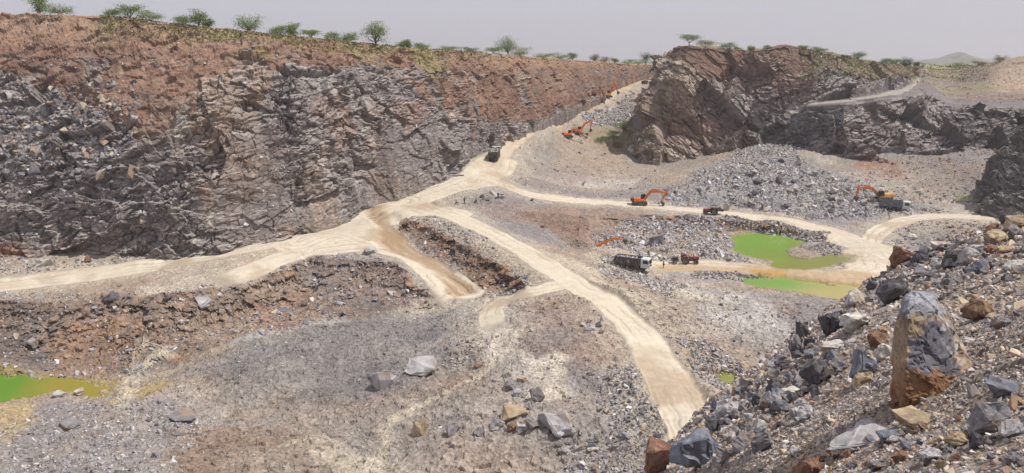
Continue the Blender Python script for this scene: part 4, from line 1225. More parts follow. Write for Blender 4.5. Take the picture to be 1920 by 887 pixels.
# ================================================================== vehicles
def bm_new(): return bmesh.new()
def obj_bm(name, bm, mat, parent=None, smooth=False, bev=0.0):
    if bev:
        try: bmesh.ops.bevel(bm, geom=list(bm.edges), offset=bev, segments=1, affect='EDGES')
        except Exception: pass
    bmesh.ops.recalc_face_normals(bm, faces=bm.faces)
    me = bpy.data.meshes.new(name)
    bm.to_mesh(me); bm.free()
    if smooth:
        for p in me.polygons: p.use_smooth = True
    me.materials.append(M[mat] if isinstance(mat, str) else mat)
    return link(bpy.data.objects.new(name, me), parent)
def box(bm, x0, x1, y0, y1, z0, z1, top=None):
    """box; top=(dx0,dx1,dy) insets the upper face"""
    a, b, c = top or (0, 0, 0)
    vs = [bm.verts.new(q) for q in ((x0, y0, z0), (x1, y0, z0), (x1, y1, z0), (x0, y1, z0),
                                    (x0 + a, y0 + c, z1), (x1 - b, y0 + c, z1), (x1 - b, y1 - c, z1), (x0 + a, y1 - c, z1))]
    for f in ((3, 2, 1, 0), (4, 5, 6, 7), (0, 1, 5, 4), (1, 2, 6, 5), (2, 3, 7, 6), (3, 0, 4, 7)):
        bm.faces.new([vs[i] for i in f])
def prism(bm, prof, y0, y1):
    """side profile [(x,z)] swept across y"""
    a = [bm.verts.new((x, y0, z)) for x, z in prof]; b = [bm.verts.new((x, y1, z)) for x, z in prof]
    n = len(prof)
    bm.faces.new(a[::-1]); bm.faces.new(b)
    for i in range(n): bm.faces.new((a[i], a[(i + 1) % n], b[(i + 1) % n], b[i]))
def tube(bm, p0, p1, r0, r1=None, n=8):
    r1 = r0 if r1 is None else r1
    p0, p1 = Vector(p0), Vector(p1)
    d = (p1 - p0).normalized()
    u = d.orthogonal().normalized(); v = d.cross(u)
    A = [bm.verts.new(p0 + (u * math.cos(t) + v * math.sin(t)) * r0) for t in [6.28318 * k / n for k in range(n)]]
    B = [bm.verts.new(p1 + (u * math.cos(t) + v * math.sin(t)) * r1) for t in [6.28318 * k / n for k in range(n)]]
    bm.faces.new(A[::-1]); bm.faces.new(B)
    for i in range(n): bm.faces.new((A[i], A[(i + 1) % n], B[(i + 1) % n], B[i]))
def empty(name, loc, rz=0, scale=1, label=None, cat=None, group=None):
    o = bpy.data.objects.new(name, None); link(o)
    o.location = loc; o.rotation_euler = (0, 0, rz); o.scale = (scale,) * 3
    return tag(o, label, cat, group)
def limb(bm, pts, w, y0, y1):
    """box-section arm following pts [(x,z,depth)] in the side plane"""
    up, lo = [], []
    for i, (x, z, h) in enumerate(pts):
        a = pts[max(0, i - 1)]; b = pts[min(len(pts) - 1, i + 1)]
        dx, dz = b[0] - a[0], b[1] - a[1]; L = math.hypot(dx, dz)
        nx, nz = -dz / L, dx / L
        up.append((x + nx * h / 2, z + nz * h / 2)); lo.append((x - nx * h / 2, z - nz * h / 2))
    prism(bm, up + lo[::-1], y0, y1)

def excavator(loc, yaw, label, knee, tip, send, bend, body='orange', arm='orange', scale=1.0, swing=0.0, group='excavators working in the quarry', stick=None, name='excavator'):
    r = empty(name, loc, yaw, scale, label, 'excavator', group)
    for s in (-1, 1):                                   # crawler tracks
        bm = bm_new(); y0, y1 = (s * 1.2 - 0.3, s * 1.2 + 0.3)
        prof = [(-1.7, 0.0), (1.7, 0.0), (2.05, 0.2), (2.2, 0.5), (2.0, 0.82), (1.7, 0.92), (-1.7, 0.92), (-2.0, 0.82), (-2.2, 0.5), (-2.05, 0.2)]
        prism(bm, prof, y0, y1)
        t = obj_bm('track', bm, 'rubber', r)
        ys = s * 1.2 + s * 0.31
        for x in (-1.6, -0.95, -0.3, 0.35, 1.0, 1.6):
            bm = bm_new(); tube(bm, (x, ys - s * 0.05, 0.28 if abs(x) < 1.5 else 0.46), (x, ys + s * 0.03, 0.28 if abs(x) < 1.5 else 0.46), 0.17 if abs(x) < 1.5 else 0.32, n=10)
            obj_bm('track_roller', bm, 'dark', t)
    bm = bm_new(); box(bm, -1.3, 1.3, -0.9, 0.9, 0.35, 0.85, (0.2, 0.2, 0.1)); tube(bm, (0, 0, 0.85), (0, 0, 1.08), 0.75, n=16)
    obj_bm('undercarriage', bm, 'dark', r)
    def R(o):                                           # parts of the slewing upper carriage
        o.rotation_euler = (0, 0, swing); return o
    bm = bm_new(); box(bm, -1.6, 1.55, -1.3, 1.3, 1.08, 1.3); box(bm, -1.65, 0.3, -1.3, 1.3, 1.3, 2.02, (0.05, 0.15, 0.1)); box(bm, 0.3, 1.5, -1.3, -0.55, 1.3, 1.75, (0.0, 0.1, 0.06))
    R(obj_bm('engine_housing', bm, body, r, bev=0.03))
    bm = bm_new(); prism(bm, [(-2.55, 1.25), (-1.66, 1.1), (-1.66, 2.0), (-2.2, 2.05), (-2.6, 1.85)], -1.28, 1.28)
    R(obj_bm('counterweight', bm, 'dark' if body == 'orange' else 'yellow', r, bev=0.05))
    bm = bm_new(); tube(bm, (-0.9, -0.7, 2.0), (-0.9, -0.7, 2.5), 0.08); R(obj_bm('exhaust', bm, 'dark', r))
    bm = bm_new(); prism(bm, [(0.32, 1.3), (1.75, 1.3), (1.9, 1.9), (1.6, 2.95), (0.45, 2.95), (0.32, 2.6)], 0.35, 1.28)
    cab = R(obj_bm('cab', bm, 'dark', r, bev=0.03))
    for y0, y1 in ((1.285, 1.30), (0.33, 0.345)):
        for prof in ([(0.5, 1.95), (1.0, 1.95), (1.0, 2.8), (0.55, 2.8)], [(1.08, 1.6), (1.75, 1.6), (1.55, 2.8), (1.08, 2.8)]):
            bm = bm_new(); prism(bm, prof, y0, y1); obj_bm('window', bm, 'glass', cab)
    bm = bm_new(); prism(bm, [(1.80, 1.5), (1.93, 1.9), (1.66, 2.8), (1.64, 2.8)], 0.45, 1.18); obj_bm('windshield', bm, 'glass', cab)
    piv = (1.15, 1.55)
    bm = bm_new()
    kx, kz = knee; tx, tz = tip
    limb(bm, [(piv[0], piv[1], 0.42), ((piv[0] + kx) / 2 - 0.05, (piv[1] + kz) / 2, 0.62), (kx, kz, 0.85), ((kx + tx) / 2, (kz + tz) / 2 + 0.1, 0.6), (tx, tz, 0.34)], 0.5, -0.48, 0.02)
    bo = R(obj_bm('boom', bm, arm, r, bev=0.03))
    for y in (-0.58, 0.12):
        bm = bm_new(); tube(bm, (1.5, y, 1.35), ((kx + 1.5) / 2, y, (kz + 1.3) / 2), 0.10); tube(bm, ((kx + 1.5) / 2, y, (kz + 1.3) / 2), (kx - 0.1, y, kz - 0.1), 0.055)
        obj_bm('boom_cylinder', bm, 'chrome', bo)
    sx, sz = send
    dx, dz = sx - tx, sz - tz; L = math.hypot(dx, dz); ux, uz = dx / L, dz / L
    bm = bm_new(); limb(bm, [(tx - ux * 0.75, tz - uz * 0.75, 0.3), (tx, tz, 0.62), (tx + ux * L * 0.4, tz + uz * L * 0.4, 0.5), (sx, sz, 0.26)], 0.4, -0.42, -0.04)
    st = R(obj_bm('stick', bm, arm, r, bev=0.025))
    bm = bm_new(); tube(bm, (kx + 0.3, -0.23, kz + 0.5), ((kx + tx) / 2 + 0.2, -0.23, (kz + tz) / 2 + 0.6), 0.11); tube(bm, ((kx + tx) / 2 + 0.2, -0.23, (kz + tz) / 2 + 0.6), (tx - ux * 0.7, -0.23, tz - uz * 0.7), 0.06)
    obj_bm('stick_cylinder', bm, 'dark', st)
    bx, bz = bend                                        # bucket: teeth at bend
    vx, vz = bx - sx, bz - sz; L2 = math.hypot(vx, vz); ax, az_ = vx / L2, vz / L2; px_, pz_ = az_, -ax
    def BP(a, b): return (sx + ax * a + px_ * b, sz + az_ * a + pz_ * b)
    prof = [BP(-0.1, -0.15), BP(0.15, -0.62), BP(0.65, -0.85), BP(1.05, -0.6), BP(1.25, -0.1), BP(1.2, 0.05), BP(0.5, 0.12), BP(0, 0.15)]
    bm = bm_new(); prism(bm, prof, -0.85, 0.4)
    bu = R(obj_bm('bucket', bm, 'dark', r, bev=0.03))
    for y in (-0.75, -0.42, -0.08, 0.25):
        bm = bm_new(); q = BP(1.22, -0.03); q2 = BP(1.5, 0.02)
        tube(bm, (q[0], y, q[1]), (q2[0], y, q2[1]), 0.07, 0.03, 5)
        obj_bm('tooth', bm, 'chrome', bu)
    return r

def wheel(parent, x, y, rad, w, rim='dark', name='wheel'):
    bm = bm_new(); tube(bm, (x, y - w / 2, rad), (x, y + w / 2, rad), rad, n=20)
    t = obj_bm(name, bm, 'rubber', parent, bev=0.03)
    bm = bm_new(); s = 1 if y > 0 else -1
    tube(bm, (x, y + s * (w / 2 - 0.02), rad), (x, y + s * (w / 2 + 0.03), rad), rad * 0.55, n=14)
    obj_bm('rim', bm, rim, t)
    return t

def dump_truck(loc, yaw, label, bed='bed', cabc='white', scale=1.0, group='dump trucks hauling stone', rx=0.0):
    r = empty('dump_truck', loc, yaw, scale, label, 'dump truck', group)
    r.rotation_euler = (0, rx, yaw)
    bm = bm_new(); box(bm, -4.3, 3.4, -0.45, 0.45, 0.75, 1.1); box(bm, -4.4, -4.2, -1.1, 1.1, 0.7, 0.95)
    obj_bm('chassis', bm, 'dark', r)
    for x in (2.6, 1.2, -2.1, -3.4):
        for y in (-1.02, 1.02): wheel(r, x, y, 0.52, 0.38 if x > 0 else 0.5)
    bm = bm_new()
    prism(bm, [(1.95, 0.75), (3.95, 0.75), (4.02, 1.6), (3.8, 2.75), (3.6, 2.9), (1.95, 2.9)], -1.22, 1.22)
    cab = obj_bm('cab', bm, cabc, r, bev=0.05)
    bm = bm_new(); vs = [bm.verts.new(q) for q in ((4.045, -1.05, 1.75), (4.045, 1.05, 1.75), (3.865, 1.05, 2.6), (3.865, -1.05, 2.6))]; bm.faces.new(vs)
    obj_bm('windshield', bm, 'glass', cab)
    for s in (-1, 1):
        bm = bm_new(); prism(bm, [(2.5, 1.8), (3.7, 1.8), (3.55, 2.6), (2.5, 2.6)], s * 1.225 - 0.01, s * 1.225 + 0.01)
        obj_bm('side_window', bm, 'glass', cab)
        bm = bm_new(); box(bm, 3.75, 3.85, s * 1.45 - 0.12, s * 1.45 + 0.12, 1.9, 2.5); tube(bm, (3.8, s * 1.2, 2.5), (3.8, s * 1.45, 2.5), 0.02)
        obj_bm('mirror', bm, 'dark', cab)
        bm = bm_new(); tube(bm, (3.96, s * 0.9, 1.05), (4.06, s * 0.9, 1.05), 0.13, n=10); obj_bm('headlight', bm, 'chrome', cab)
    bm = bm_new(); box(bm, 3.95, 4.05, -0.8, 0.8, 1.15, 1.55); obj_bm('grille', bm, 'dark', cab)
    bm = bm_new(); box(bm, 3.9, 4.15, -1.2, 1.2, 0.55, 0.85); obj_bm('bumper', bm, cabc, r)
    # tipping body
    bm = bm_new()
    box(bm, -4.3, 1.75, -1.2, 1.2, 1.15, 1.3)
    for s in (-1, 1): box(bm, -4.3, 1.75, min(s * 1.2, s * 1.28), max(s * 1.2, s * 1.28), 1.1, 2.85)
    box(bm, 1.7, 1.82, -1.28, 1.28, 1.1, 3.05)
    for s in (-1, 1):
        for x in np.arange(-4.2, 1.7, 0.6): box(bm, x, x + 0.1, min(s * 1.28, s * 1.35), max(s * 1.28, s * 1.35), 1.1, 2.8)
        box(bm, -4.3, 1.75, min(s * 1.25, s * 1.36), max(s * 1.25, s * 1.36), 2.8, 2.93)
    bedo = obj_bm('dump_bed', bm, bed, r)
    bm = bm_new(); box(bm, -4.42, -4.32, -1.25, 1.25, 1.15, 2.85); box(bm, -4.47, -4.42, -1.25, 1.25, 1.9, 2.02); box(bm, -4.47, -4.42, -1.25, 1.25, 2.7, 2.82)
    obj_bm('tailgate', bm, 'dark', bedo)
    return r
def stone_load(truck, label, h=0.9):
    mw = Matrix.Translation(truck.location) @ truck.rotation_euler.to_matrix().to_4x4() @ Matrix.Scale(truck.scale[0], 4)
    rr_ = np.random.default_rng(5)
    n = 420
    x = rr_.uniform(-4.1, 1.55, n); y = rr_.uniform(-1.05, 1.05, n)
    zc = 2.1 + h * (1 - (y / 1.25) ** 2) * (1 - ((x + 1.3) / 3.3) ** 4)
    z = zc - rr_.uniform(0, 0.9, n)
    W = np.array([(mw @ Vector(q))[:] for q in zip(x, y, z)])
    o = scatter('stone_load', W, rr_.uniform(0.35, 0.8, n), pick_cols(n, rr_, LIGHT), M['rock'], label, 9)
    o['category'] = 'stone load'
    return o

def tractor(loc, yaw, label, scale=1.0, canopy=True, rear='compressor'):
    r = empty('tractor', loc, yaw, scale, label, 'tractor', 'red farm tractors on the quarry tracks')
    bm = bm_new(); box(bm, 0.1, 1.9, -0.35, 0.35, 0.85, 1.45, (0.0, 0.12, 0.06)); obj_bm('hood', bm, 'red', r, bev=0.05)
    bm = bm_new(); box(bm, 1.9, 1.96, -0.3, 0.3, 0.9, 1.35); obj_bm('grille', bm, 'dark', r)
    bm = bm_new(); box(bm, -1.0, 1.8, -0.25, 0.25, 0.55, 0.9); tube(bm, (1.4, -0.75, 0.42), (1.4, 0.75, 0.42), 0.07); tube(bm, (-0.7, -0.8, 0.72), (-0.7, 0.8, 0.72), 0.1); obj_bm('chassis', bm, 'dark', r)
    bm = bm_new(); tube(bm, (0.9, 0.2, 1.4), (0.9, 0.2, 2.1), 0.04); obj_bm('exhaust', bm, 'dark', r)
    for y in (-0.75, 0.75):
        wheel(r, -0.7, y, 0.72, 0.38, 'dark', 'rear_wheel'); wheel(r, 1.4, y * 0.95, 0.42, 0.24, 'dark', 'front_wheel')
        bm = bm_new(); s = 1 if y > 0 else -1
        prism(bm, [(-1.5, 1.25), (-1.2, 1.58), (-0.3, 1.58), (0.0, 1.2), (0.02, 1.12), (-0.3, 1.5), (-1.2, 1.5), (-1.45, 1.2)], y - 0.22, y + 0.22); obj_bm('fender', bm, 'red', r)
    bm = bm_new(); box(bm, -0.85, -0.35, -0.25, 0.25, 1.15, 1.25); box(bm, -0.92, -0.82, -0.25, 0.25, 1.25, 1.65); obj_bm('seat', bm, 'dark', r)
    bm = bm_new(); tube(bm, (0.15, 0, 1.3), (-0.1, 0, 1.62), 0.03); tube(bm, (-0.12, 0, 1.60), (-0.09, 0, 1.64), 0.2, n=12); obj_bm('steering_wheel', bm, 'dark', r)
    if canopy:
        bm = bm_new()
        for x in (-1.2, 0.1):
            for y in (-0.6, 0.6): tube(bm, (x, y, 1.2), (x, y, 2.25), 0.035)
        box(bm, -1.35, 0.3, -0.75, 0.75, 2.25, 2.32); obj_bm('canopy', bm, 'dark', r)
    if rear == 'compressor':
        bm = bm_new(); box(bm, -2.5, -1.35, -0.65, 0.65, 0.85, 1.65, (0.1, 0.1, 0.1)); tube(bm, (-2.7, -0.5, 1.0), (-2.7, 0.5, 1.0), 0.3, n=12); tube(bm, (-1.9, 0.3, 1.6), (-2.1, 0.3, 2.0), 0.1)
        obj_bm('compressor', bm, 'dark', r)
    else:
        bm = bm_new(); tube(bm, (-1.2, 0, 0.6), (-2.2, 0, 0.7), 0.06); box(bm, -3.4, -2.0, -0.5, 0.5, 0.6, 1.0); tube(bm, (-3.2, 0, 1.2), (-2.1, 0, 1.2), 0.25, n=10)
        c = obj_bm('towed_compressor', bm, 'dark', r)
        for y in (-0.65, 0.65): wheel(r, -2.7, y, 0.38, 0.2, 'chrome', 'trailer_wheel')
    return r

def person(loc, yaw, label, shirt='shirt_dark', trousers='shirt_dark', helmet=None, pose='stand', arms=0.0):
    """one continuous skinned body; clothes and hair as children"""
    r = empty('person', loc, yaw, 1, label, 'person', None)
    sit = pose == 'sit'
    hz = 0.42 if sit else 0.92
    J = {'pel': (0, 0, hz), 'che': (0.03, 0, hz + 0.42), 'nec': (0.03, 0, hz + 0.56), 'hea': (0.06, 0, hz + 0.70), 'top': (0.05, 0, hz + 0.80)}
    E = [('pel', 'che'), ('che', 'nec'), ('nec', 'hea'), ('hea', 'top')]
    Rd = {'pel': 0.14, 'che': 0.15, 'nec': 0.055, 'hea': 0.095, 'top': 0.07}
    for s, n in ((1, 'l'), (-1, 'r')):
        st = 0.07 * s if not sit else 0
        J['sh' + n] = (0.02, s * 0.19, hz + 0.48); J['el' + n] = (0.02 + 0.10 * arms, s * 0.25, hz + 0.20); J['wr' + n] = (0.10 + 0.25 * arms, s * 0.22, hz - 0.02 + 0.18 * arms); J['ha' + n] = (0.14 + 0.27 * arms, s * 0.21, hz - 0.10 + 0.18 * arms)
        if sit:
            J['hi' + n] = (0.02, s * 0.1, hz - 0.03); J['kn' + n] = (0.44, s * 0.15, hz + 0.03); J['an' + n] = (0.50, s * 0.14, 0.08); J['to' + n] = (0.66, s * 0.15, 0.04)
        else:
            J['hi' + n] = (0.0, s * 0.1, hz - 0.05); J['kn' + n] = (0.03 + st, s * 0.11, 0.48); J['an' + n] = (st, s * 0.12, 0.08); J['to' + n] = (st + 0.16, s * 0.13, 0.035)
        E += [('che', 'sh' + n), ('sh' + n, 'el' + n), ('el' + n, 'wr' + n), ('wr' + n, 'ha' + n), ('pel', 'hi' + n), ('hi' + n, 'kn' + n), ('kn' + n, 'an' + n), ('an' + n, 'to' + n)]
        Rd.update({'sh' + n: 0.065, 'el' + n: 0.045, 'wr' + n: 0.032, 'ha' + n: 0.04, 'hi' + n: 0.095, 'kn' + n: 0.062, 'an' + n: 0.042, 'to' + n: 0.035})
    def skin(name, keys, add, mat, sub=1):
        k = [q for q in J if q in keys]
        me = bpy.data.meshes.new(name); me.from_pydata([J[q] for q in k], [(k.index(a), k.index(b)) for a, b in E if a in k and b in k], [])
        me.materials.append(M[mat])
        o = link(bpy.data.objects.new(name, me), r)
        m = o.modifiers.new('Skin', 'SKIN'); m.use_smooth_shade = True
        for i, q in enumerate(k):
            sv = me.skin_vertices[0].data[i]; sv.radius = (Rd[q] + add,) * 2; sv.use_root = (i == 0)
        o.modifiers.new('Sub', 'SUBSURF').levels = sub; o.modifiers['Sub'].render_levels = sub
        return o
    skin('body', set(J), 0, 'skin')
    skin('shirt', {'pel', 'che', 'shl', 'shr', 'ell', 'elr'}, 0.025, shirt)
    skin('trousers', {'pel', 'hil', 'hir', 'knl', 'knr', 'anl', 'anr'}, 0.022, trousers)
    bm = bm_new(); c = Vector((0.05, 0, hz + 0.79)); bmesh.ops.create_uvsphere(bm, u_segments=12, v_segments=8, radius=0.13, matrix=Matrix.Translation(c))
    bmesh.ops.delete(bm, geom=[v for v in bm.verts if v.co.z < c.z - 0.035], context='VERTS')
    obj_bm('helmet' if helmet else 'hair', bm, helmet or 'dark', r, smooth=True)
    return r

def gl(px, py): 
    p = G(px, py, HG); return (float(p[0]), float(p[1]), float(p[2]))
R_ = math.radians
def lift(p, dz): return (p[0], p[1], p[2] + dz)

excavator(gl(1199, 384), R_(-8), 'orange excavator with arched boom standing on the red earth shelf above the lower pit', (3.0, 4.0), (7.3, 3.7), (5.9, 1.0), (6.5, -0.1), scale=1.0)
excavator(gl(1655, 376), R_(180), 'excavator with orange boom and yellow engine hood loading the dump truck by the rock pile', (3.4, 3.5), (7.0, 3.6), (7.3, 1.2), (7.0, 0.2), body='yellow', scale=1.05)
pe = at_d(1102, 505, 170)
excavator((pe[0], pe[1], float(Hs(pe[0], pe[1]))), R_(8), 'excavator sunk behind a gravel heap with only its orange boom showing', (2.6, 4.9), (6.4, 6.6), (8.8, 6.3), (9.2, 5.2), scale=0.95)
excavator(gl(1064, 258), R_(5), 'lower left of two idle orange excavators parked nose to tail on the slope', (2.6, 3.6), (5.4, 2.2), (7.2, 1.5), (8.0, 0.8), scale=1.0)
excavator(gl(1083, 251), R_(12), 'idle orange excavator parked behind another on the slope with its boom raised higher', (3.0, 4.2), (6.0, 4.9), (5.4, 2.0), (5.2, 0.8), scale=1.0)
excavator(gl(1095, 195), R_(-6), 'orange excavator with hooped boom at the edge of the upper ramp', (2.8, 4.8), (6.2, 4.6), (6.6, 1.6), (6.8, 0.6), scale=1.15)
excavator(gl(1138, 183), R_(10), 'highest orange excavator on the ramp with boom folded upright', (2.4, 4.6), (3.3, 6.0), (4.6, 2.6), (4.7, 1.6), body='yellow', scale=1.15)
# crawler drill with its mast leaning
r = empty('drill_rig', gl(1121, 190), R_(15), 1.2, 'grey crawler drill rig with a leaning mast between two excavators on the ramp', 'drill rig')
for s in (-1, 1):
    bm = bm_new(); prism(bm, [(-1.3, 0.1), (1.3, 0.1), (1.5, 0.4), (1.3, 0.7), (-1.3, 0.7), (-1.5, 0.4)], s * 0.9 - 0.2, s * 0.9 + 0.2); obj_bm('track', bm, 'rubber', r)
bm = bm_new(); box(bm, -1.6, 0.6, -0.8, 0.8, 0.75, 1.8, (0.1, 0.2, 0.1)); obj_bm('engine_housing', bm, 'bed', r, bev=0.04)
bm = bm_new(); tube(bm, (0.5, 0, 1.2), (2.0, 0, 2.3), 0.16); obj_bm('boom', bm, 'bed', r)
bm = bm_new(); prism(bm, [(3.4, 0.3), (3.65, 0.4), (0.6, 6.0), (0.35, 5.9)], -0.15, 0.15); ma = obj_bm('mast', bm, 'dark', r)
bm = bm_new(); box(bm, 1.2, 1.7, -0.25, 0.25, 3.9, 4.6); obj_bm('drill_head', bm, 'bed', ma)

t1 = dump_truck(lift(gl(928, 297), 0.0), R_(84), 'dark dump truck heaped with stone, seen from behind on the ramp', bed='bed', scale=1.1, rx=R_(-6))
stone_load(t1, 'grey stone heaped on the dump truck climbing the ramp', 1.2)
t2 = dump_truck(lift(gl(1678, 394), 0.0), R_(-32), 'blue grey dump truck with white cab waiting at the foot of the rock pile', scale=0.95, rx=0)
stone_load(t2, 'pale stone in the blue grey truck bed below the excavator', 0.3)
t3 = dump_truck(lift(gl(1188, 504), 0.0), R_(-26), 'grey dump truck with white cab half hidden by gravel in the lower pit', bed='bed_dark', scale=0.88)
stone_load(t3, 'dark stone filling the half hidden truck in the lower pit', 0.6)
tr = dump_truck(gl(1209, 158), R_(60), 'small red lorry far up the ramp beside the headland', bed='dark', cabc='red', scale=0.75, group=None)
tractor(gl(1333, 402), R_(182), 'red tractor with canopy and compressor heading left on the white track', 1.1)
tractor(gl(1291, 494), R_(-3), 'red tractor towing a small compressor beside the muddy lower track', 1.1, canopy=False, rear='trailer')
person(gl(1244, 503), R_(200), 'person in white helmet and pale shirt near the half hidden truck', 'shirt_light', 'shirt_dark', 'white')
person(gl(934, 372), R_(100), 'person in dark clothes standing on the stones right of the white slab', 'shirt_dark', 'shirt_brown')
person(gl(871, 382), R_(250), 'person in brown clothes standing alone at the edge of the pale track', 'shirt_brown', 'shirt_brown', arms=0.5)
person(gl(893, 380), R_(200), 'person in dark clothes sitting among the broken stones', 'shirt_dark', 'shirt_dark', pose='sit', arms=0.6)
person(gl(855, 383), R_(-10), 'person sitting on the ground at the left end of the stone pickers', 'shirt_brown', 'shirt_dark', pose='sit', arms=0.8)

# ================================================================== trees and shrubs on the rims
def tree(base, H, W, kind, label, seed, group, lean=0.0):
    rr_ = np.random.default_rng(seed)
    r = empty('acacia_tree' if kind in ('umbrella', 'tree') else 'shrub', base, 0, 1, label, 'tree' if kind in ('umbrella', 'tree', 'round') else 'shrub', group)
    bm = bm_new()
    tips = []
    nb = 9 if kind != 'bush' else 7
    split = {'umbrella': 0.22, 'tree': 0.12, 'round': 0.12, 'bush': 0.03}[kind] * H
    top = Vector((lean * H * 0.4, 0, split))
    r0 = 0.035 * H + 0.03
    tube(bm, (0, 0, -0.4), top, r0, r0 * 0.8, 7)
    for k in range(nb):
        a = 6.283 * k / nb + rr_.uniform(-0.4, 0.4)
        rad = W * 0.5 * rr_.uniform(0.35, 0.95)
        hh = {'umbrella': rr_.uniform(0.82, 0.97), 'tree': rr_.uniform(0.3, 0.98), 'round': rr_.uniform(0.3, 0.95), 'bush': rr_.uniform(0.25, 0.9)}[kind] * H
        tip = Vector((math.cos(a) * rad + lean * hh, math.sin(a) * rad, hh))
        mid = top.lerp(tip, 0.5) + Vector((0, 0, 0.12 * H * (1 if kind == 'bush' else -0.4))) + Vector(rr_.normal(0, 0.05 * H, 3))
        tube(bm, top, mid, r0 * 0.55, r0 * 0.35, 5); tube(bm, mid, tip, r0 * 0.35, r0 * 0.12, 5)
        tips += [tip, mid.lerp(tip, 0.55)]
        for j in range(2):
            t2_ = mid.lerp(tip, 0.5) + Vector(rr_.normal(0, 1, 3) * np.array([0.14 * W, 0.14 * W, 0.08 * H]))
            tube(bm, mid, t2_, r0 * 0.2, r0 * 0.08, 4); tips.append(t2_)
    obj_bm('trunk', bm, 'bark', r)
    N = int(np.clip(36 * len(tips) * (W * H) ** 0.35, 700, 2600))
    c = np.array([t[:] for t in tips])[rr_.integers(0, len(tips), N)]
    sp = np.array([0.13 * W, 0.13 * W, (0.05 if kind == 'umbrella' else 0.10) * H])
    c = c + rr_.normal(0, 1, (N, 3)) * sp
    c[:, 2] = np.clip(c[:, 2], 0.03 * H, H * 1.02)
    s = rr_.uniform(0.07, 0.17, N)[:, None] * (0.6 + 0.12 * H)
    u = rr_.normal(size=(N, 3)); u[:, 2] *= 0.5; u /= np.linalg.norm(u, axis=1, keepdims=True)
    v = np.cross(u, rr_.normal(size=(N, 3))); v /= np.linalg.norm(v, axis=1, keepdims=True)
    Vv = np.stack([c - u * s, c + v * s * 0.5, c + u * s, c - v * s * 0.5], 1).reshape(-1, 3)
    Ff = np.arange(N * 4).reshape(N, 4)
    m = M['leaf_dark'] if kind == 'round' else M['leaf_dry'] if 'dry' in label else M['leaf']
    np_mesh('crown', Vv, Ff, m, None, parent=r)
    return r

def rim_point(wall, px, t):
    VV, TT, XX = wall
    rI = int(np.argmin(np.abs(TT[:, 0] - t)))
    row = VV[rI]
    pr = proj_px(row[:, 0], row[:, 1], row[:, 2])
    c = int(np.argmin(np.abs(pr - px)))
    return row[c]
GL = 'thorn trees and shrubs along the left rim'; GR = 'thorn trees and shrubs on the headland'
LT = [ # px, height px, width px, kind, t, label, lean
 (76, 36, 32, 'tree', 5.2, 'dark feathery thorn tree cut by the top of the photo on the left rim', 0.0),
 (112, 20, 44, 'bush', 5.2, 'rounded green shrub right of the feathery tree on the left rim', 0),
 (213, 17, 36, 'bush', 5.2, 'low light green shrub left of the bright bushy clump', 0),
 (243, 27, 40, 'bush', 5.2, 'tallest bright green bush of the clump above the rim bend', 0),
 (280, 20, 40, 'bush', 5.2, 'spreading grey green bush at the right end of the clump', 0),
 (346, 20, 40, 'bush', 5.1, 'grey green bush with dead twigs above the red face', 0),
 (371, 32, 34, 'tree', 5.1, 'open twiggy thorn tree with curling branches on the grassy rim', 0.15),
 (392, 18, 18, 'bush', 5.1, 'small shrub at the foot of the twiggy thorn tree', 0),
 (466, 34, 46, 'tree', 5.2, 'broad layered thorn tree standing alone on the grassy rim', 0),
 (524, 22, 36, 'bush', 5.2, 'dense bright green bush right of the layered thorn tree', 0),
 (548, 25, 24, 'tree', 5.2, 'slender pale thorn tree rising behind the dense bush', 0.1),
 (583, 17, 32, 'umbrella', 5.3, 'small flat topped pale tree between the two bushes', 0),
 (626, 18, 30, 'bush', 5.2, 'green bush touching the left side of the wide low bush', 0),
 (654, 20, 36, 'bush', 5.2, 'wide low bush just left of the tall lone tree', 0),
 (706, 42, 46, 'tree', 5.1, 'tall lone thorn tree with forked dark trunk on a dirt mound', -0.08),
 (757, 13, 34, 'bush', 5.3, 'low yellowish shrub right of the tall lone tree', 0),
 (764, 17, 12, 'bush', 5.3, 'narrow dark shrub poking above the yellowish shrub', 0),
 (788, 14, 30, 'bush', 5.3, 'feathery low shrub beside white stones on the rim', 0),
 (840, 10, 44, 'bush', 5.3, 'long flat strip of shrub on the middle of the rim', 0),
 (882, 11, 28, 'bush', 5.3, 'small flat topped shrub left of the leaning thorn tree', 0),
 (925, 14, 38, 'bush', 5.2, 'dense dark green bush by the pale post', 0),
 (956, 34, 38, 'tree', 5.2, 'leaning thorn tree with ragged grey crown on the far rim', -0.25),
 (974, 17, 38, 'bush', 5.2, 'bright bush at the foot of the leaning thorn tree', 0),
 (1020, 11, 36, 'bush', 5.3, 'low shrub left of the long green thicket on the far rim', 0),
 (1050, 12, 40, 'bush', 5.3, 'middle shrub of the long green thicket on the far rim', 0),
 (1073, 13, 20, 'bush', 5.3, 'upright shrub beside the second pale post', 0),
 (1115, 14, 18, 'tree', 5.3, 'dry bare twigged shrub behind the small soil hump', 0),
 (1133, 10, 24, 'bush', 5.3, 'dry low shrub right of the soil hump', 0),
 (1153, 11, 16, 'bush', 5.3, 'small green shrub on the thin far rim', 0),
 (1178, 10, 22, 'bush', 5.3, 'faint grey shrub near the far end of the rim', 0),
 (1196, 11, 26, 'bush', 5.4, 'green shrub left of the round dark tree', 0),
 (1212, 22, 22, 'round', 5.4, 'round dark tree at the far end of the ramp', 0),
 (1229, 12, 26, 'bush', 5.4, 'green shrub between the round dark tree and the headland', 0)]
for i, (px, h, w, kd, t, lab, ln) in enumerate(LT):
    p = rim_point(LWALL, px, t); d = p[1]
    tree((p[0], p[1], p[2] - 0.1), h * d / F_PX, w * d / F_PX, kd, lab, 3000 + i, GL, ln)
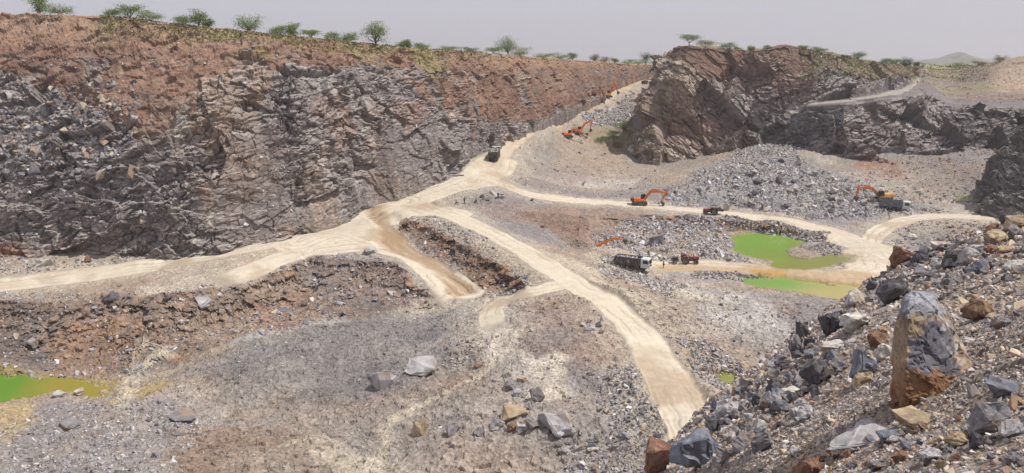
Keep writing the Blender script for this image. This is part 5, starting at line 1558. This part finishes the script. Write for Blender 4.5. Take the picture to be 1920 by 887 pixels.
RT = [
 (1292, 20, 34, 'umbrella', 5.15, 'flat umbrella shaped thorn tree at the left corner of the headland', 0),
 (1322, 15, 34, 'bush', 5.2, 'pale dry bush beside the umbrella thorn tree', 0),
 (1366, 15, 26, 'bush', 5.2, 'dark green bush on the red headland top', 0),
 (1383, 9, 16, 'bush', 5.2, 'tiny shrub right of the dark green bush', 0),
 (1408, 10, 14, 'tree', 5.2, 'thin bare dry sprig in the dip of the headland', 0),
 (1440, 8, 16, 'bush', 5.2, 'small shrub left of the red headland peak', 0),
 (1505, 10, 20, 'bush', 5.15, 'low green shrub right of the red headland peak', 0),
 (1533, 12, 30, 'bush', 5.15, 'sparse spreading shrub on the grassy slope above the bench', 0),
 (1608, 15, 30, 'tree', 5.15, 'grey feathery shrub where the grassy slope starts to fall', 0),
 (1660, 12, 24, 'bush', 5.1, 'dark shrub near the head of the bench path', 0),
 (1676, 14, 26, 'bush', 5.1, 'green shrub left of the path head', 0),
 (1697, 20, 22, 'round', 5.2, 'rounded dark green tree beside the head of the path', 0),
 (1718, 13, 8, 'round', 5.2, 'narrow dark tree right of the rounded one', 0),
 (1800, 14, 36, 'bush', 5.0, 'olive bush on the mound below the distant hill', 0),
 (1835, 12, 22, 'bush', 5.0, 'dry olive bush right of the larger olive bush', 0),
 (1874, 14, 24, 'bush', 4.95, 'dry shrub on the shoulder of the beige mound', 0)]
for i, (px, h, w, kd, t, lab, ln) in enumerate(RT):
    p = rim_point(RWALL, px, t); d = p[1]
    tree((p[0], p[1], p[2] - 0.1), h * d / F_PX, w * d / F_PX, kd, lab, 4000 + i, GR, ln)
for i, (px, py, h, w, lab) in enumerate([(1172, 240, 26, 34, 'largest green bush in the hollow left of the headland'), (1150, 252, 16, 26, 'low green bush left of the largest one in the hollow'),
        (1128, 262, 12, 24, 'yellowish bush beside the parked excavators'), (1158, 272, 14, 22, 'dry tuft below the green bushes in the hollow')]):
    p = gl(px, py + 4); d = p[1]
    tree(p, h * d / F_PX * 0.8, w * d / F_PX, 'bush', lab, 4500 + i, 'bushes in the hollow left of the headland')
# pale marker posts on the rim
for px, lab in ((944, 'pale marker post between the dense bush and the leaning tree'), (1081, 'pale marker post right of the green thicket on the far rim')):
    p = rim_point(LWALL, px, 5.1)
    bm = bm_new(); tube(bm, (0, 0, -0.3), (0, 0, 2.2), 0.07, 0.06, 6); box(bm, -0.12, 0.12, -0.12, 0.12, 2.2, 2.3)
    o = obj_bm('marker_post', bm, 'white'); o.location = p; tag(o, lab, 'post', 'marker posts on the rim')
# scrub carpeting the far plain
rr_ = np.random.default_rng(77); N = 2600
a = np.radians(rr_.uniform(-35, 55, N)); d = rr_.uniform(560, 2200, N)
x, y = d * np.sin(a), d * np.cos(a)
k = 14
hh = rr_.uniform(1.2, 4.0, N)
cx = np.repeat(x, k) + rr_.normal(0, 1.6, N * k); cy = np.repeat(y, k) + rr_.normal(0, 1.6, N * k); cz = -6.3 + np.abs(rr_.normal(0, 0.5, N * k)) * np.repeat(hh, k)
c = np.stack([cx, cy, cz], 1); s = rr_.uniform(0.7, 1.6, N * k)[:, None]
u = rr_.normal(size=(N * k, 3)); u /= np.linalg.norm(u, axis=1, keepdims=True)
v = np.cross(u, rr_.normal(size=(N * k, 3))); v /= np.linalg.norm(v, axis=1, keepdims=True)
Vv = np.stack([c - u * s, c + v * s, c + u * s, c - v * s], 1).reshape(-1, 3)
tag(np_mesh('scrub', Vv, np.arange(N * k * 4).reshape(-1, 4), M['leaf_dark']), 'grey green scrub covering the far plain', 'scrub', kind='stuff')
# grass tufts on the grassy rims
def tufts(wall, sel, N, seed, label, mat):
    VV, TT, XX = wall
    r = np.random.default_rng(seed)
    idx = np.where(sel(TT, XX).ravel())[0]
    q = VV.reshape(-1, 3)[r.choice(idx, N)]; k = 5
    c = np.repeat(q, k, 0) + r.normal(0, 0.22, (N * k, 3)) * np.array([1, 1, 0.3])
    c[:, 2] += 0.12
    s = r.uniform(0.12, 0.34, N * k)[:, None]
    u = r.normal(size=(N * k, 3)) * np.array([0.6, 0.6, 1]); u /= np.linalg.norm(u, axis=1, keepdims=True)
    v = np.cross(u, r.normal(size=(N * k, 3))); v /= np.linalg.norm(v, axis=1, keepdims=True)
    Vv = np.stack([c - u * s, c + v * s * 0.5, c + u * s, c - v * s * 0.5], 1).reshape(-1, 3)
    tag(np_mesh('grass', Vv, np.arange(N * k * 4).reshape(-1, 4), M[mat]), label, 'grass', kind='stuff')
tufts(LWALL, lambda T, X: (X > 180) & (X < 900) & (T > 4.45) & (T < 5.6), 2600, 91, 'dry yellow green grass along the left rim', 'leaf_dry')
tufts(RWALL, lambda T, X: (X > 1490) & (X < 1850) & (T > 3.9) & (T < 5.5), 3200, 92, 'dry yellow green grass over the headland slope', 'leaf_dry')

# ================================================================== single boulders
def mix3(a, b, t): return a * (1 - t) + b * t
def hero_boulder():
    """the big upright boulder: an angular block, broad orange foot and grey front face"""
    d = FG(1752, 742)[1]
    pts_ = [(1694, 556, .40), (1712, 545, .45), (1752, 547, .50), (1766, 588, .42), (1784, 625, .45), (1806, 655, .42), (1834, 700, .50), (1826, 738, .40), (1790, 762, .16), (1740, 778, .06),
            (1690, 775, .12), (1670, 740, .40), (1672, 650, .45), (1680, 600, .42), (1703, 596, .14), (1708, 566, .22), (1698, 680, .04), (1696, 745, .0), (1756, 584, .24), (1776, 690, .12), (1765, 740, .02), (1802, 700, .26),
            (1700, 600, 1.0), (1760, 590, 1.05), (1680, 760, 1.15), (1830, 760, 1.1), (1822, 700, .95)]
    bm = bm_new()
    for px, py, dd in pts_: bm.verts.new(at_d(px, py, d + dd * 1.0))
    res = bmesh.ops.convex_hull(bm, input=bm.verts)
    kill = [g for g in res['geom_interior'] if isinstance(g, bmesh.types.BMVert)]
    if kill: bmesh.ops.delete(bm, geom=kill, context='VERTS')
    bmesh.ops.dissolve_limit(bm, angle_limit=0.12, verts=bm.verts, edges=bm.edges)
    bmesh.ops.bevel(bm, geom=list(bm.edges), offset=0.012, segments=1, affect='EDGES')
    bmesh.ops.triangulate(bm, faces=bm.faces)
    for _ in range(4):
        bmesh.ops.subdivide_edges(bm, edges=[e for e in bm.edges if e.calc_length() > 0.022], cuts=1, use_grid_fill=False)
        bmesh.ops.triangulate(bm, faces=bm.faces)
    bmesh.ops.recalc_face_normals(bm, faces=bm.faces); bm.verts.index_update(); bm.normal_update()
    q = np.array([v.co[:] for v in bm.verts], f32); nn = np.array([v.normal[:] for v in bm.verts], f32)
    Fc = np.array([[v.index for v in f.verts] for f in bm.faces]); bm.free()
    o1, r1, e1 = facets(q, (0.22, 0.22, 0.16), 41, 1.0); o2, r2, e2 = facets(q, (0.07, 0.07, 0.05), 43, 1.0)
    q2 = q + nn * (o1 * 0.018 + o2 * 0.010 + 0.012 * fbm(q, 0.12, 4, 45) - 0.01 * sstep(0.04, 0, e1))[:, None]
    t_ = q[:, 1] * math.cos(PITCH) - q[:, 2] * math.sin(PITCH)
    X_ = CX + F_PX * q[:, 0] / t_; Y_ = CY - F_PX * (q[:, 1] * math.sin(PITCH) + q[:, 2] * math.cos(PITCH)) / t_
    w1_ = fbm(q, 0.22, 4, 47); w2_ = fbm(q, 0.07, 4, 48)
    C = np.repeat(lin(178, 156, 132)[None], len(q), 0)
    C = mix(C, lin(150, 134, 118), sstep(0.0, 0.4, w1_) * 0.7)
    C = mix(C, lin(160, 122, 94), sstep(655, 715, Y_ + w1_ * 40) * 0.9)
    C = mix(C, lin(128, 84, 62), sstep(0.1, 0.4, w1_ + w2_ * .3) * sstep(690, 730, Y_) * 0.7)
    C = mix(C, lin(184, 160, 142), sstep(1775, 1800, X_ + w2_ * 30) * 0.7)
    g_ = sstep(1700, 1708, X_ + w2_ * 14) * sstep(1795, 1772, X_ + w2_ * 30 - (Y_ - 640) * 0.18) * sstep(598, 606, Y_ + w2_ * 16) * sstep(700, 686, Y_ + w1_ * 30)
    g_ = g_ * (1 - sstep(1732, 1722, X_ + w2_ * 12) * sstep(640, 628, Y_ + w2_ * 14))
    C = mix(C, lin(124, 121, 130), g_)
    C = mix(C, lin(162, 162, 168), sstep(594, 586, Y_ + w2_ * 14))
    C = mix(C, lin(204, 200, 198), sstep(0.05, 0.3, w2_) * sstep(1752, 1766, X_ - (Y_ - 600) * 0.25) * sstep(700, 660, Y_) * 0.75)
    C = C * (1 - 0.25 * sstep(0.05, 0, e2) - 0.2 * sstep(0.05, 0, e1))[:, None]
    o = np_mesh('boulder', q2, Fc, M['rock_near'], C * 1.2)
    tag(o, 'largest upright boulder, orange stained at its foot and blue grey on its face', 'rock')
hero_boulder()

FGR = [ # foot px, py, w, h, colour, seed, flat, tilt, label
 (1687, 502, 50, 42, 'reddish', 3, .8, (0, .1), 'red brown block perched on the edge of the scree above the muddy track'),
 (1722, 500, 32, 34, 'dark grey', 5, .9, (0, .3), 'black angular block right of the red brown block'),
 (1866, 462, 54, 34, 'tan', 7, .8, (0, 0), 'tan boulder with brown underside near the right edge skyline'),
 (1905, 432, 48, 36, 'tan', 8, .8, (0, 0), 'rounded tan boulder cut by the right edge at the top of the scree'),
 (1886, 424, 30, 30, 'dark grey', 9, .9, (0, .2), 'dark block wedged against the topmost tan boulder'),
 (1857, 440, 26, 22, 'brown', 10, .7, (0, 0), 'dark rounded rock above the tan boulder with brown underside'),
 (1560, 628, 50, 58, 'dark grey', 11, .9, (0, -.3), 'black fractured block overhanging the edge of the slope'),
 (1596, 626, 62, 50, 'pale', 12, .8, (0, -.1), 'pale rough block right of the black overhanging block'),
 (1600, 580, 44, 40, 'pale', 13, .8, (0, -.4), 'pale slab leaning on the edge below the green pond'),
 (1532, 724, 62, 56, 'dark grey', 14, .8, (0, .35), 'dark wedge with a smooth grey top low on the edge'),
 (1619, 716, 58, 62, 'blue grey', 15, .7, (.2, -.4), 'smooth blue grey slab left of the big upright boulder'),
 (1617, 724, 50, 26, 'tan', 16, .5, (0, -.35), 'thin tan slab lying under the smooth blue grey slab'),
 (1657, 674, 34, 34, 'pale', 17, .9, (0, 0), 'small white block touching the left side of the big upright boulder'),
 (1648, 650, 44, 42, 'brown', 18, .8, (0, .3), 'brownish slab leaning behind the small white block'),
 (1672, 572, 60, 62, 'dark grey', 19, .9, (0, -.2), 'dark block with a wavy grey face just left of the big boulder top'),
 (1362, 794, 60, 42, 'light grey', 20, .5, (.35, .15), 'bright blue white slab resting near the lower end of the scree'),
 (1300, 890, 100, 104, 'blue grey', 21, .5, (.5, -.35), 'very large smooth slate slab at the bottom edge of the photo'),
 (1238, 894, 76, 76, 'reddish', 22, .9, (0, 0), 'rust red boulder left of the large slate slab'),
 (1395, 842, 66, 26, 'grey', 23, .45, (0, -.4), 'long thin grey slab right of the large slate slab'),
 (1366, 826, 34, 34, 'pale', 24, .8, (0, 0), 'pale angular block right of the top of the large slate slab'),
 (1355, 872, 36, 34, 'grey', 25, .8, (0, 0), 'grey block at the right foot of the large slate slab'),
 (1340, 800, 26, 20, 'grey', 26, .6, (0, 0), 'small grey wedge between the slate slab and the bright slab'),
 (1430, 846, 46, 46, 'grey', 27, .6, (.3, .3), 'flat faced grey rock right of the long thin slab'),
 (1462, 776, 34, 28, 'blue grey', 28, .7, (0, 0), 'blue grey block in the middle of the lower scree'),
 (1450, 742, 30, 36, 'dark grey', 29, .9, (0, .2), 'upright dark block above the blue grey block'),
 (1478, 752, 44, 24, 'pale', 30, .5, (0, -.2), 'flat pale slab right of the upright dark block'),
 (1500, 794, 62, 32, 'light grey', 31, .5, (0, -.5), 'light grey slab sloping down to the left below the dark wedge'),
 (1432, 770, 26, 24, 'grey', 32, .8, (0, 0), 'small squarish rock left of the blue grey block'),
 (1606, 846, 130, 26, 'light grey', 33, .35, (0, -.42), 'long pale slab running diagonally across the near scree'),
 (1668, 834, 50, 26, 'blue grey', 34, .5, (0, 0), 'blue grey stone at the upper end of the long pale slab'),
 (1716, 808, 92, 34, 'tan', 35, .45, (0, .25), 'flat tan slab below the foot of the big upright boulder'),
 (1856, 810, 86, 54, 'grey', 36, .75, (0, -.15), 'large wedge shaped grey rock near the lower right corner'),
 (1900, 820, 52, 44, 'light grey', 37, .8, (0, 0), 'tan grey rock at the right edge beside the wedge shaped rock'),
 (1878, 748, 72, 38, 'blue grey', 38, .5, (0, .15), 'dark blue slate slab lying alone by the right edge'),
 (1790, 838, 60, 28, 'tan', 39, .6, (0, 0), 'orange tan block below the wedge shaped grey rock'),
 (1832, 842, 34, 34, 'dark grey', 40, .9, (0, 0), 'dark blue block right of the orange tan block'),
 (1512, 900, 52, 40, 'reddish', 41, .7, (0, 0), 'pale pink stone at the bottom edge left of centre of the near scree'),
 (1832, 602, 58, 44, 'brown', 42, .7, (0, .3), 'brown sided tan rock on the gravel right of the big boulder top'),
 (1872, 618, 38, 26, 'grey', 43, .7, (0, 0), 'grey stone right of the brown sided tan rock'),
 (1758, 508, 30, 26, 'light grey', 44, .7, (0, 0), 'light grey rock right of the black angular block'),
 (1762, 470, 34, 20, 'pale', 45, .5, (0, 0), 'white flat stone high on the scree'),
 (1780, 506, 44, 40, 'dark grey', 46, .8, (0, .2), 'dark grey block in the middle of the upper scree'),
 (1812, 500, 36, 42, 'light grey', 47, .7, (.3, 0), 'smooth pale blue slab right of the dark grey block'),
 (1740, 486, 36, 26, 'grey', 48, .7, (0, 0), 'grey stone just above the light grey rock'),
 (1856, 476, 28, 18, 'reddish', 49, .7, (0, 0), 'small pink stone below the tan boulder with brown underside'),
 (1882, 476, 34, 18, 'tan', 50, .5, (0, 0), 'flat orange tan stone right of the small pink stone'),
 (1902, 510, 42, 22, 'pale', 51, .4, (0, -.3), 'pale sliver of rock at the right edge of the upper scree'),
 (1838, 516, 40, 30, 'blue grey', 52, .7, (0, 0), 'blue grey rock below the smooth pale blue slab'),
 (1506, 640, 30, 48, 'dark grey', 53, .6, (0, -.3), 'dark splintered slab on the outer edge of the slope'),
 (1488, 668, 26, 44, 'grey', 54, .5, (0, -.25), 'thin grey slab standing on the outermost edge'),
 (1560, 664, 50, 24, 'pale', 55, .45, (0, -.1), 'pale flat stone on the ridge left of the brownish slab'),
 (1572, 700, 34, 34, 'grey', 56, .8, (0, 0), 'knobbly grey rock above the dark wedge'),
 (1420, 812, 28, 20, 'grey', 57, .7, (0, 0), 'small grey stone above the flat faced grey rock'),
 (1690, 772, 40, 28, 'brown', 58, .7, (0, 0), 'dark brown block at the left foot of the big upright boulder'),
 (1744, 868, 44, 28, 'light grey', 59, .7, (0, 0), 'light grey stone near the bottom edge below the flat tan slab'),
 (1640, 884, 40, 24, 'grey', 60, .7, (0, 0), 'grey stone at the bottom edge below the long pale slab'),
 (1898, 872, 40, 24, 'grey', 61, .7, (0, 0), 'grey stone at the bottom right corner'),
 (1688, 868, 34, 22, 'reddish', 62, .7, (0, 0), 'rust coloured stone below the blue grey stone of the pale slab')]
for q in FGR:
    place_rock(FG, q[0], q[1], q[2], q[3], q[4], q[8], seed=q[5], flat=q[6], tilt=q[7], detail=3)
MGR = [
 (962, 788, 56, 26, 'tan', 101, .5, (0, .05), 'yellow topped slab perched on rocks in the near pit floor'),
 (998, 812, 30, 34, 'grey', 102, .9, (0, 0), 'grey block propping the right end of the yellow topped slab'),
 (958, 810, 18, 18, 'brown', 103, .9, (0, 0), 'brown stone under the middle of the yellow topped slab'),
 (935, 806, 30, 20, 'light grey', 104, .7, (0, 0), 'pale rock at the left foot of the yellow topped slab'),
 (976, 810, 22, 14, 'light grey', 105, .6, (0, 0), 'flat pale stone in front of the yellow topped slab'),
 (1048, 822, 78, 46, 'light grey', 106, .7, (0, .15), 'largest light grey boulder on the near pit floor'),
 (1006, 752, 32, 30, 'grey', 107, .8, (0, .2), 'split grey rock behind the yellow topped slab'),
 (995, 768, 18, 20, 'light grey', 108, .9, (0, 0), 'small pale rock between the split rock and the slab'),
 (968, 744, 22, 16, 'light grey', 109, .7, (0, 0), 'lower of the pale rocks above the yellow topped slab'),
 (957, 732, 26, 18, 'grey', 110, .6, (0, 0), 'upper of the pale rocks above the yellow topped slab'),
 (978, 718, 18, 12, 'tan', 111, .6, (0, 0), 'small tan stone topping the group above the slab'),
 (848, 815, 28, 22, 'grey', 112, .8, (0, 0), 'grey boulder left of the slab group'),
 (896, 820, 22, 20, 'grey', 113, .8, (0, 0), 'grey stone between the slab group and the grey boulder'),
 (787, 818, 28, 36, 'tan', 114, .8, (0, 0), 'tall tan grey outcrop by the pale wheel track'),
 (794, 704, 62, 30, 'light grey', 115, .35, (.3, .1), 'pale dusty outcrop in the purple gravel'),
 (721, 728, 54, 40, 'light grey', 116, .35, (.5, .15), 'white streaked outcrop left of the pale dusty outcrop'),
 (898, 690, 18, 7, 'brown', 117, .4, (0, 0), 'flat brown stone below the strip of small stones'),
 (695, 476, 26, 14, 'light grey', 118, .7, (0, 0), 'pale block sitting at the edge of the wide haul road'),
 (794, 547, 28, 12, 'light grey', 119, .6, (0, 0), 'grey block at the bend of the pale side track'),
 (84, 500, 34, 18, 'pale', 120, .6, (0, -.2), 'pale boulder under the left end of the long wall'),
 (166, 492, 22, 14, 'brown', 121, .7, (0, 0), 'brown boulder right of the pale one under the wall'),
 (382, 576, 32, 26, 'light grey', 122, .8, (0, .3), 'pale topped block on the rim of the bank'),
 (212, 570, 34, 22, 'dark grey', 123, .7, (0, .1), 'dark slab sticking out of the left bank'),
 (312, 568, 16, 14, 'dark grey', 124, .8, (0, 0), 'small dark block between the slab and the pale topped block'),
 (352, 792, 58, 20, 'grey', 125, .45, (0, -.1), 'broad flat slab above the brown patch at lower left'),
 (134, 802, 40, 15, 'grey', 126, .45, (0, 0), 'flat dark slab right of the yellow mud'),
 (146, 742, 20, 12, 'pale', 127, .6, (0, 0), 'pale stone between the yellow pond and the grey bank'),
 (110, 745, 22, 10, 'light grey', 128, .6, (0, 0), 'light stone on the spit in the yellow pond'),
 (1231, 459, 32, 18, 'grey', 129, .7, (0, -.3), 'big grey block on the rubble above the half hidden truck'),
 (1222, 482, 18, 11, 'pale', 130, .7, (0, 0), 'white block right of the half hidden truck load'),
 (1236, 484, 12, 8, 'pale', 131, .7, (0, 0), 'smaller white block beside the white one in the lower pit'),
 (1708, 450, 20, 16, 'pale', 132, .6, (.3, 0), 'pale slab on the grey flat right of the road fork'),
 (1780, 446, 12, 12, 'pale', 133, .7, (0, 0), 'small pale stone right of the pale slab on the flat'),
 (986, 348, 12, 14, 'pale', 134, .7, (0, 0), 'lower white stone beside the ramp bend'),
 (976, 336, 14, 8, 'pale', 135, .7, (0, 0), 'upper white stone beside the ramp bend'),
 (997, 377, 8, 6, 'dark grey', 136, .8, (0, 0), 'lone dark stone on the pale track'),
 (928, 366, 20, 10, 'pale', 137, .5, (0, 0), 'white slab beside the standing worker'),
 (940, 372, 18, 7, 'pale', 138, .4, (0, -.3), 'tilted white slab below the standing worker'),
 (912, 376, 16, 8, 'grey', 139, .6, (0, 0), 'grey rock in the pickers heap'),
 (904, 372, 10, 8, 'dark grey', 140, .8, (0, 0), 'dark rock at the left of the pickers heap'),
 (1195, 270, 20, 30, 'light grey', 141, .6, (0, .4), 'pale slab leaning on the foot of the headland'),
 (1186, 292, 30, 22, 'pale', 142, .6, (0, .4), 'white broken slab at the very foot of the headland'),
 (1108, 620, 20, 13, 'light grey', 144, .7, (0, 0), 'largest pale rock in the cluster on the brown mound'),
 (1092, 612, 14, 9, 'light grey', 145, .7, (0, 0), 'left rock of the pale cluster on the brown mound'),
 (1122, 614, 15, 12, 'grey', 146, .7, (0, 0), 'right rock of the pale cluster on the brown mound'),
 (1106, 606, 12, 9, 'light grey', 147, .7, (0, 0), 'rear rock of the pale cluster on the brown mound'),
 (1128, 626, 10, 8, 'grey', 148, .7, (0, 0), 'front right rock of the pale cluster on the brown mound'),
 (996, 622, 10, 8, 'light grey', 149, .7, (0, 0), 'lone pale stone on the left of the brown mound'),
 (1138, 712, 20, 10, 'grey', 150, .6, (0, 0), 'grey stone on the slope below the white haul road'),
 (1065, 835, 16, 14, 'grey', 151, .7, (0, 0), 'pointed stone below the largest light grey boulder'),
 (1060, 852, 20, 14, 'light grey', 152, .6, (0, 0), 'stone left of the flat pale stone at lower centre'),
 (1112, 848, 22, 8, 'pale', 153, .4, (0, 0), 'flat pale stone at lower centre'),
 (1088, 880, 18, 12, 'grey', 154, .7, (0, 0), 'dark grey stone near the bottom edge at lower centre')]
for q in MGR:
    place_rock(lambda px, py: G(px, py, HG), q[0], q[1], q[2], q[3], q[4], q[8], seed=q[5], flat=q[6], tilt=q[7], detail=2, mat='rock')
# heaps of many look-alike rocks, each one its own object
def rock_field(pl, n, wlo, whi, cols, seed, label, group, fn, mat, detail=1, where=None):
    r = np.random.default_rng(seed)
    xs = [q[0] for q in pl]; ys = [q[1] for q in pl]
    k = 0; tries = 0
    while k < n and tries < n * 12:
        tries += 1
        px, py = r.uniform(min(xs), max(xs)), r.uniform(min(ys), max(ys))
        if not inside(np.array([px]), np.array([py]), pl)[0]: continue
        w = float(psize(1, r, wlo, whi, 1.8)[0])
        o = place_rock(fn, px, py, w, w * r.uniform(0.5, 0.85), cols[int(r.integers(0, len(cols)))], label, seed=200 + int(r.integers(0, 9)), flat=0.7, detail=detail, mat=mat,
                       tilt=(r.normal(0, .25), r.normal(0, .25)), yaw=r.uniform(0, 6.28), group=group, name='rock')
        if o: k += 1
Gf = lambda px, py: G(px, py, HG)
rock_field([(1330, 770), (1440, 700), (1500, 640), (1560, 640), (1600, 700), (1540, 740), (1420, 830), (1340, 850)], 120, 14, 40, ['grey', 'grey', 'dark grey', 'light grey', 'blue grey'], 31,
           'angular rock in the coarse jumble on the lower scree', 'angular rocks in the coarse jumble on the lower scree', FG, 'rock_near', 2)
rock_field([(1600, 560), (1680, 500), (1800, 455), (1920, 420), (1920, 520), (1800, 540), (1680, 560)], 95, 12, 34, ['grey', 'dark grey', 'light grey', 'grey', 'blue grey'], 32,
           'broken rock in the jumble along the upper edge of the scree', 'broken rocks along the upper edge of the scree', FG, 'rock_near', 2)
rock_field([(1480, 860), (1920, 760), (1920, 887), (1480, 887)], 50, 12, 34, ['grey', 'tan', 'light grey', 'reddish', 'blue grey'], 33,
           'loose stone lying in the gravel at the lower right', 'loose stones in the gravel at the lower right', FG, 'rock_near', 2)
rock_field([(830, 690), (830, 665), (900, 632), (945, 632), (900, 665), (860, 690)], 60, 4, 10, ['light grey', 'grey', 'pale'], 34,
           'small pale stone in the strip spilled across the purple gravel', 'small pale stones spilled across the purple gravel', Gf, 'rock')
rock_field([(900, 372), (925, 362), (950, 368), (945, 382), (885, 384)], 22, 3, 8, ['light grey', 'grey', 'pale', 'dark grey'], 35,
           'broken stone in the heap worked by the stone pickers', 'broken stones in the pickers heap', Gf, 'rock')
rock_field([(1350, 400), (1400, 330), (1440, 262), (1500, 310), (1560, 350), (1640, 385), (1560, 412)], 40, 10, 20, ['light grey', 'grey', 'pale', 'dark grey'], 36,
           'large block showing among the blast rock against the headland', 'large blocks in the blast rock against the headland', Gf, 'rock')

# ================================================================== dusty air
hz_ = bpy.data.materials.new('haze_air'); hz_.use_nodes = True
hn = hz_.node_tree; hn.nodes.clear()
ho = hn.nodes.new('ShaderNodeOutputMaterial'); hv = hn.nodes.new('ShaderNodeVolumePrincipled')
hv.inputs['Color'].default_value = (0.95, 0.93, 0.95, 1); hv.inputs['Density'].default_value = 0.00018; hv.inputs['Anisotropy'].default_value = 0.3
hn.links.new(hv.outputs[0], ho.inputs['Volume'])
bm = bm_new(); box(bm, -4000, 4000, -60, 5000, -62, 90)
tag(obj_bm('haze', bm, hz_), kind='stuff')
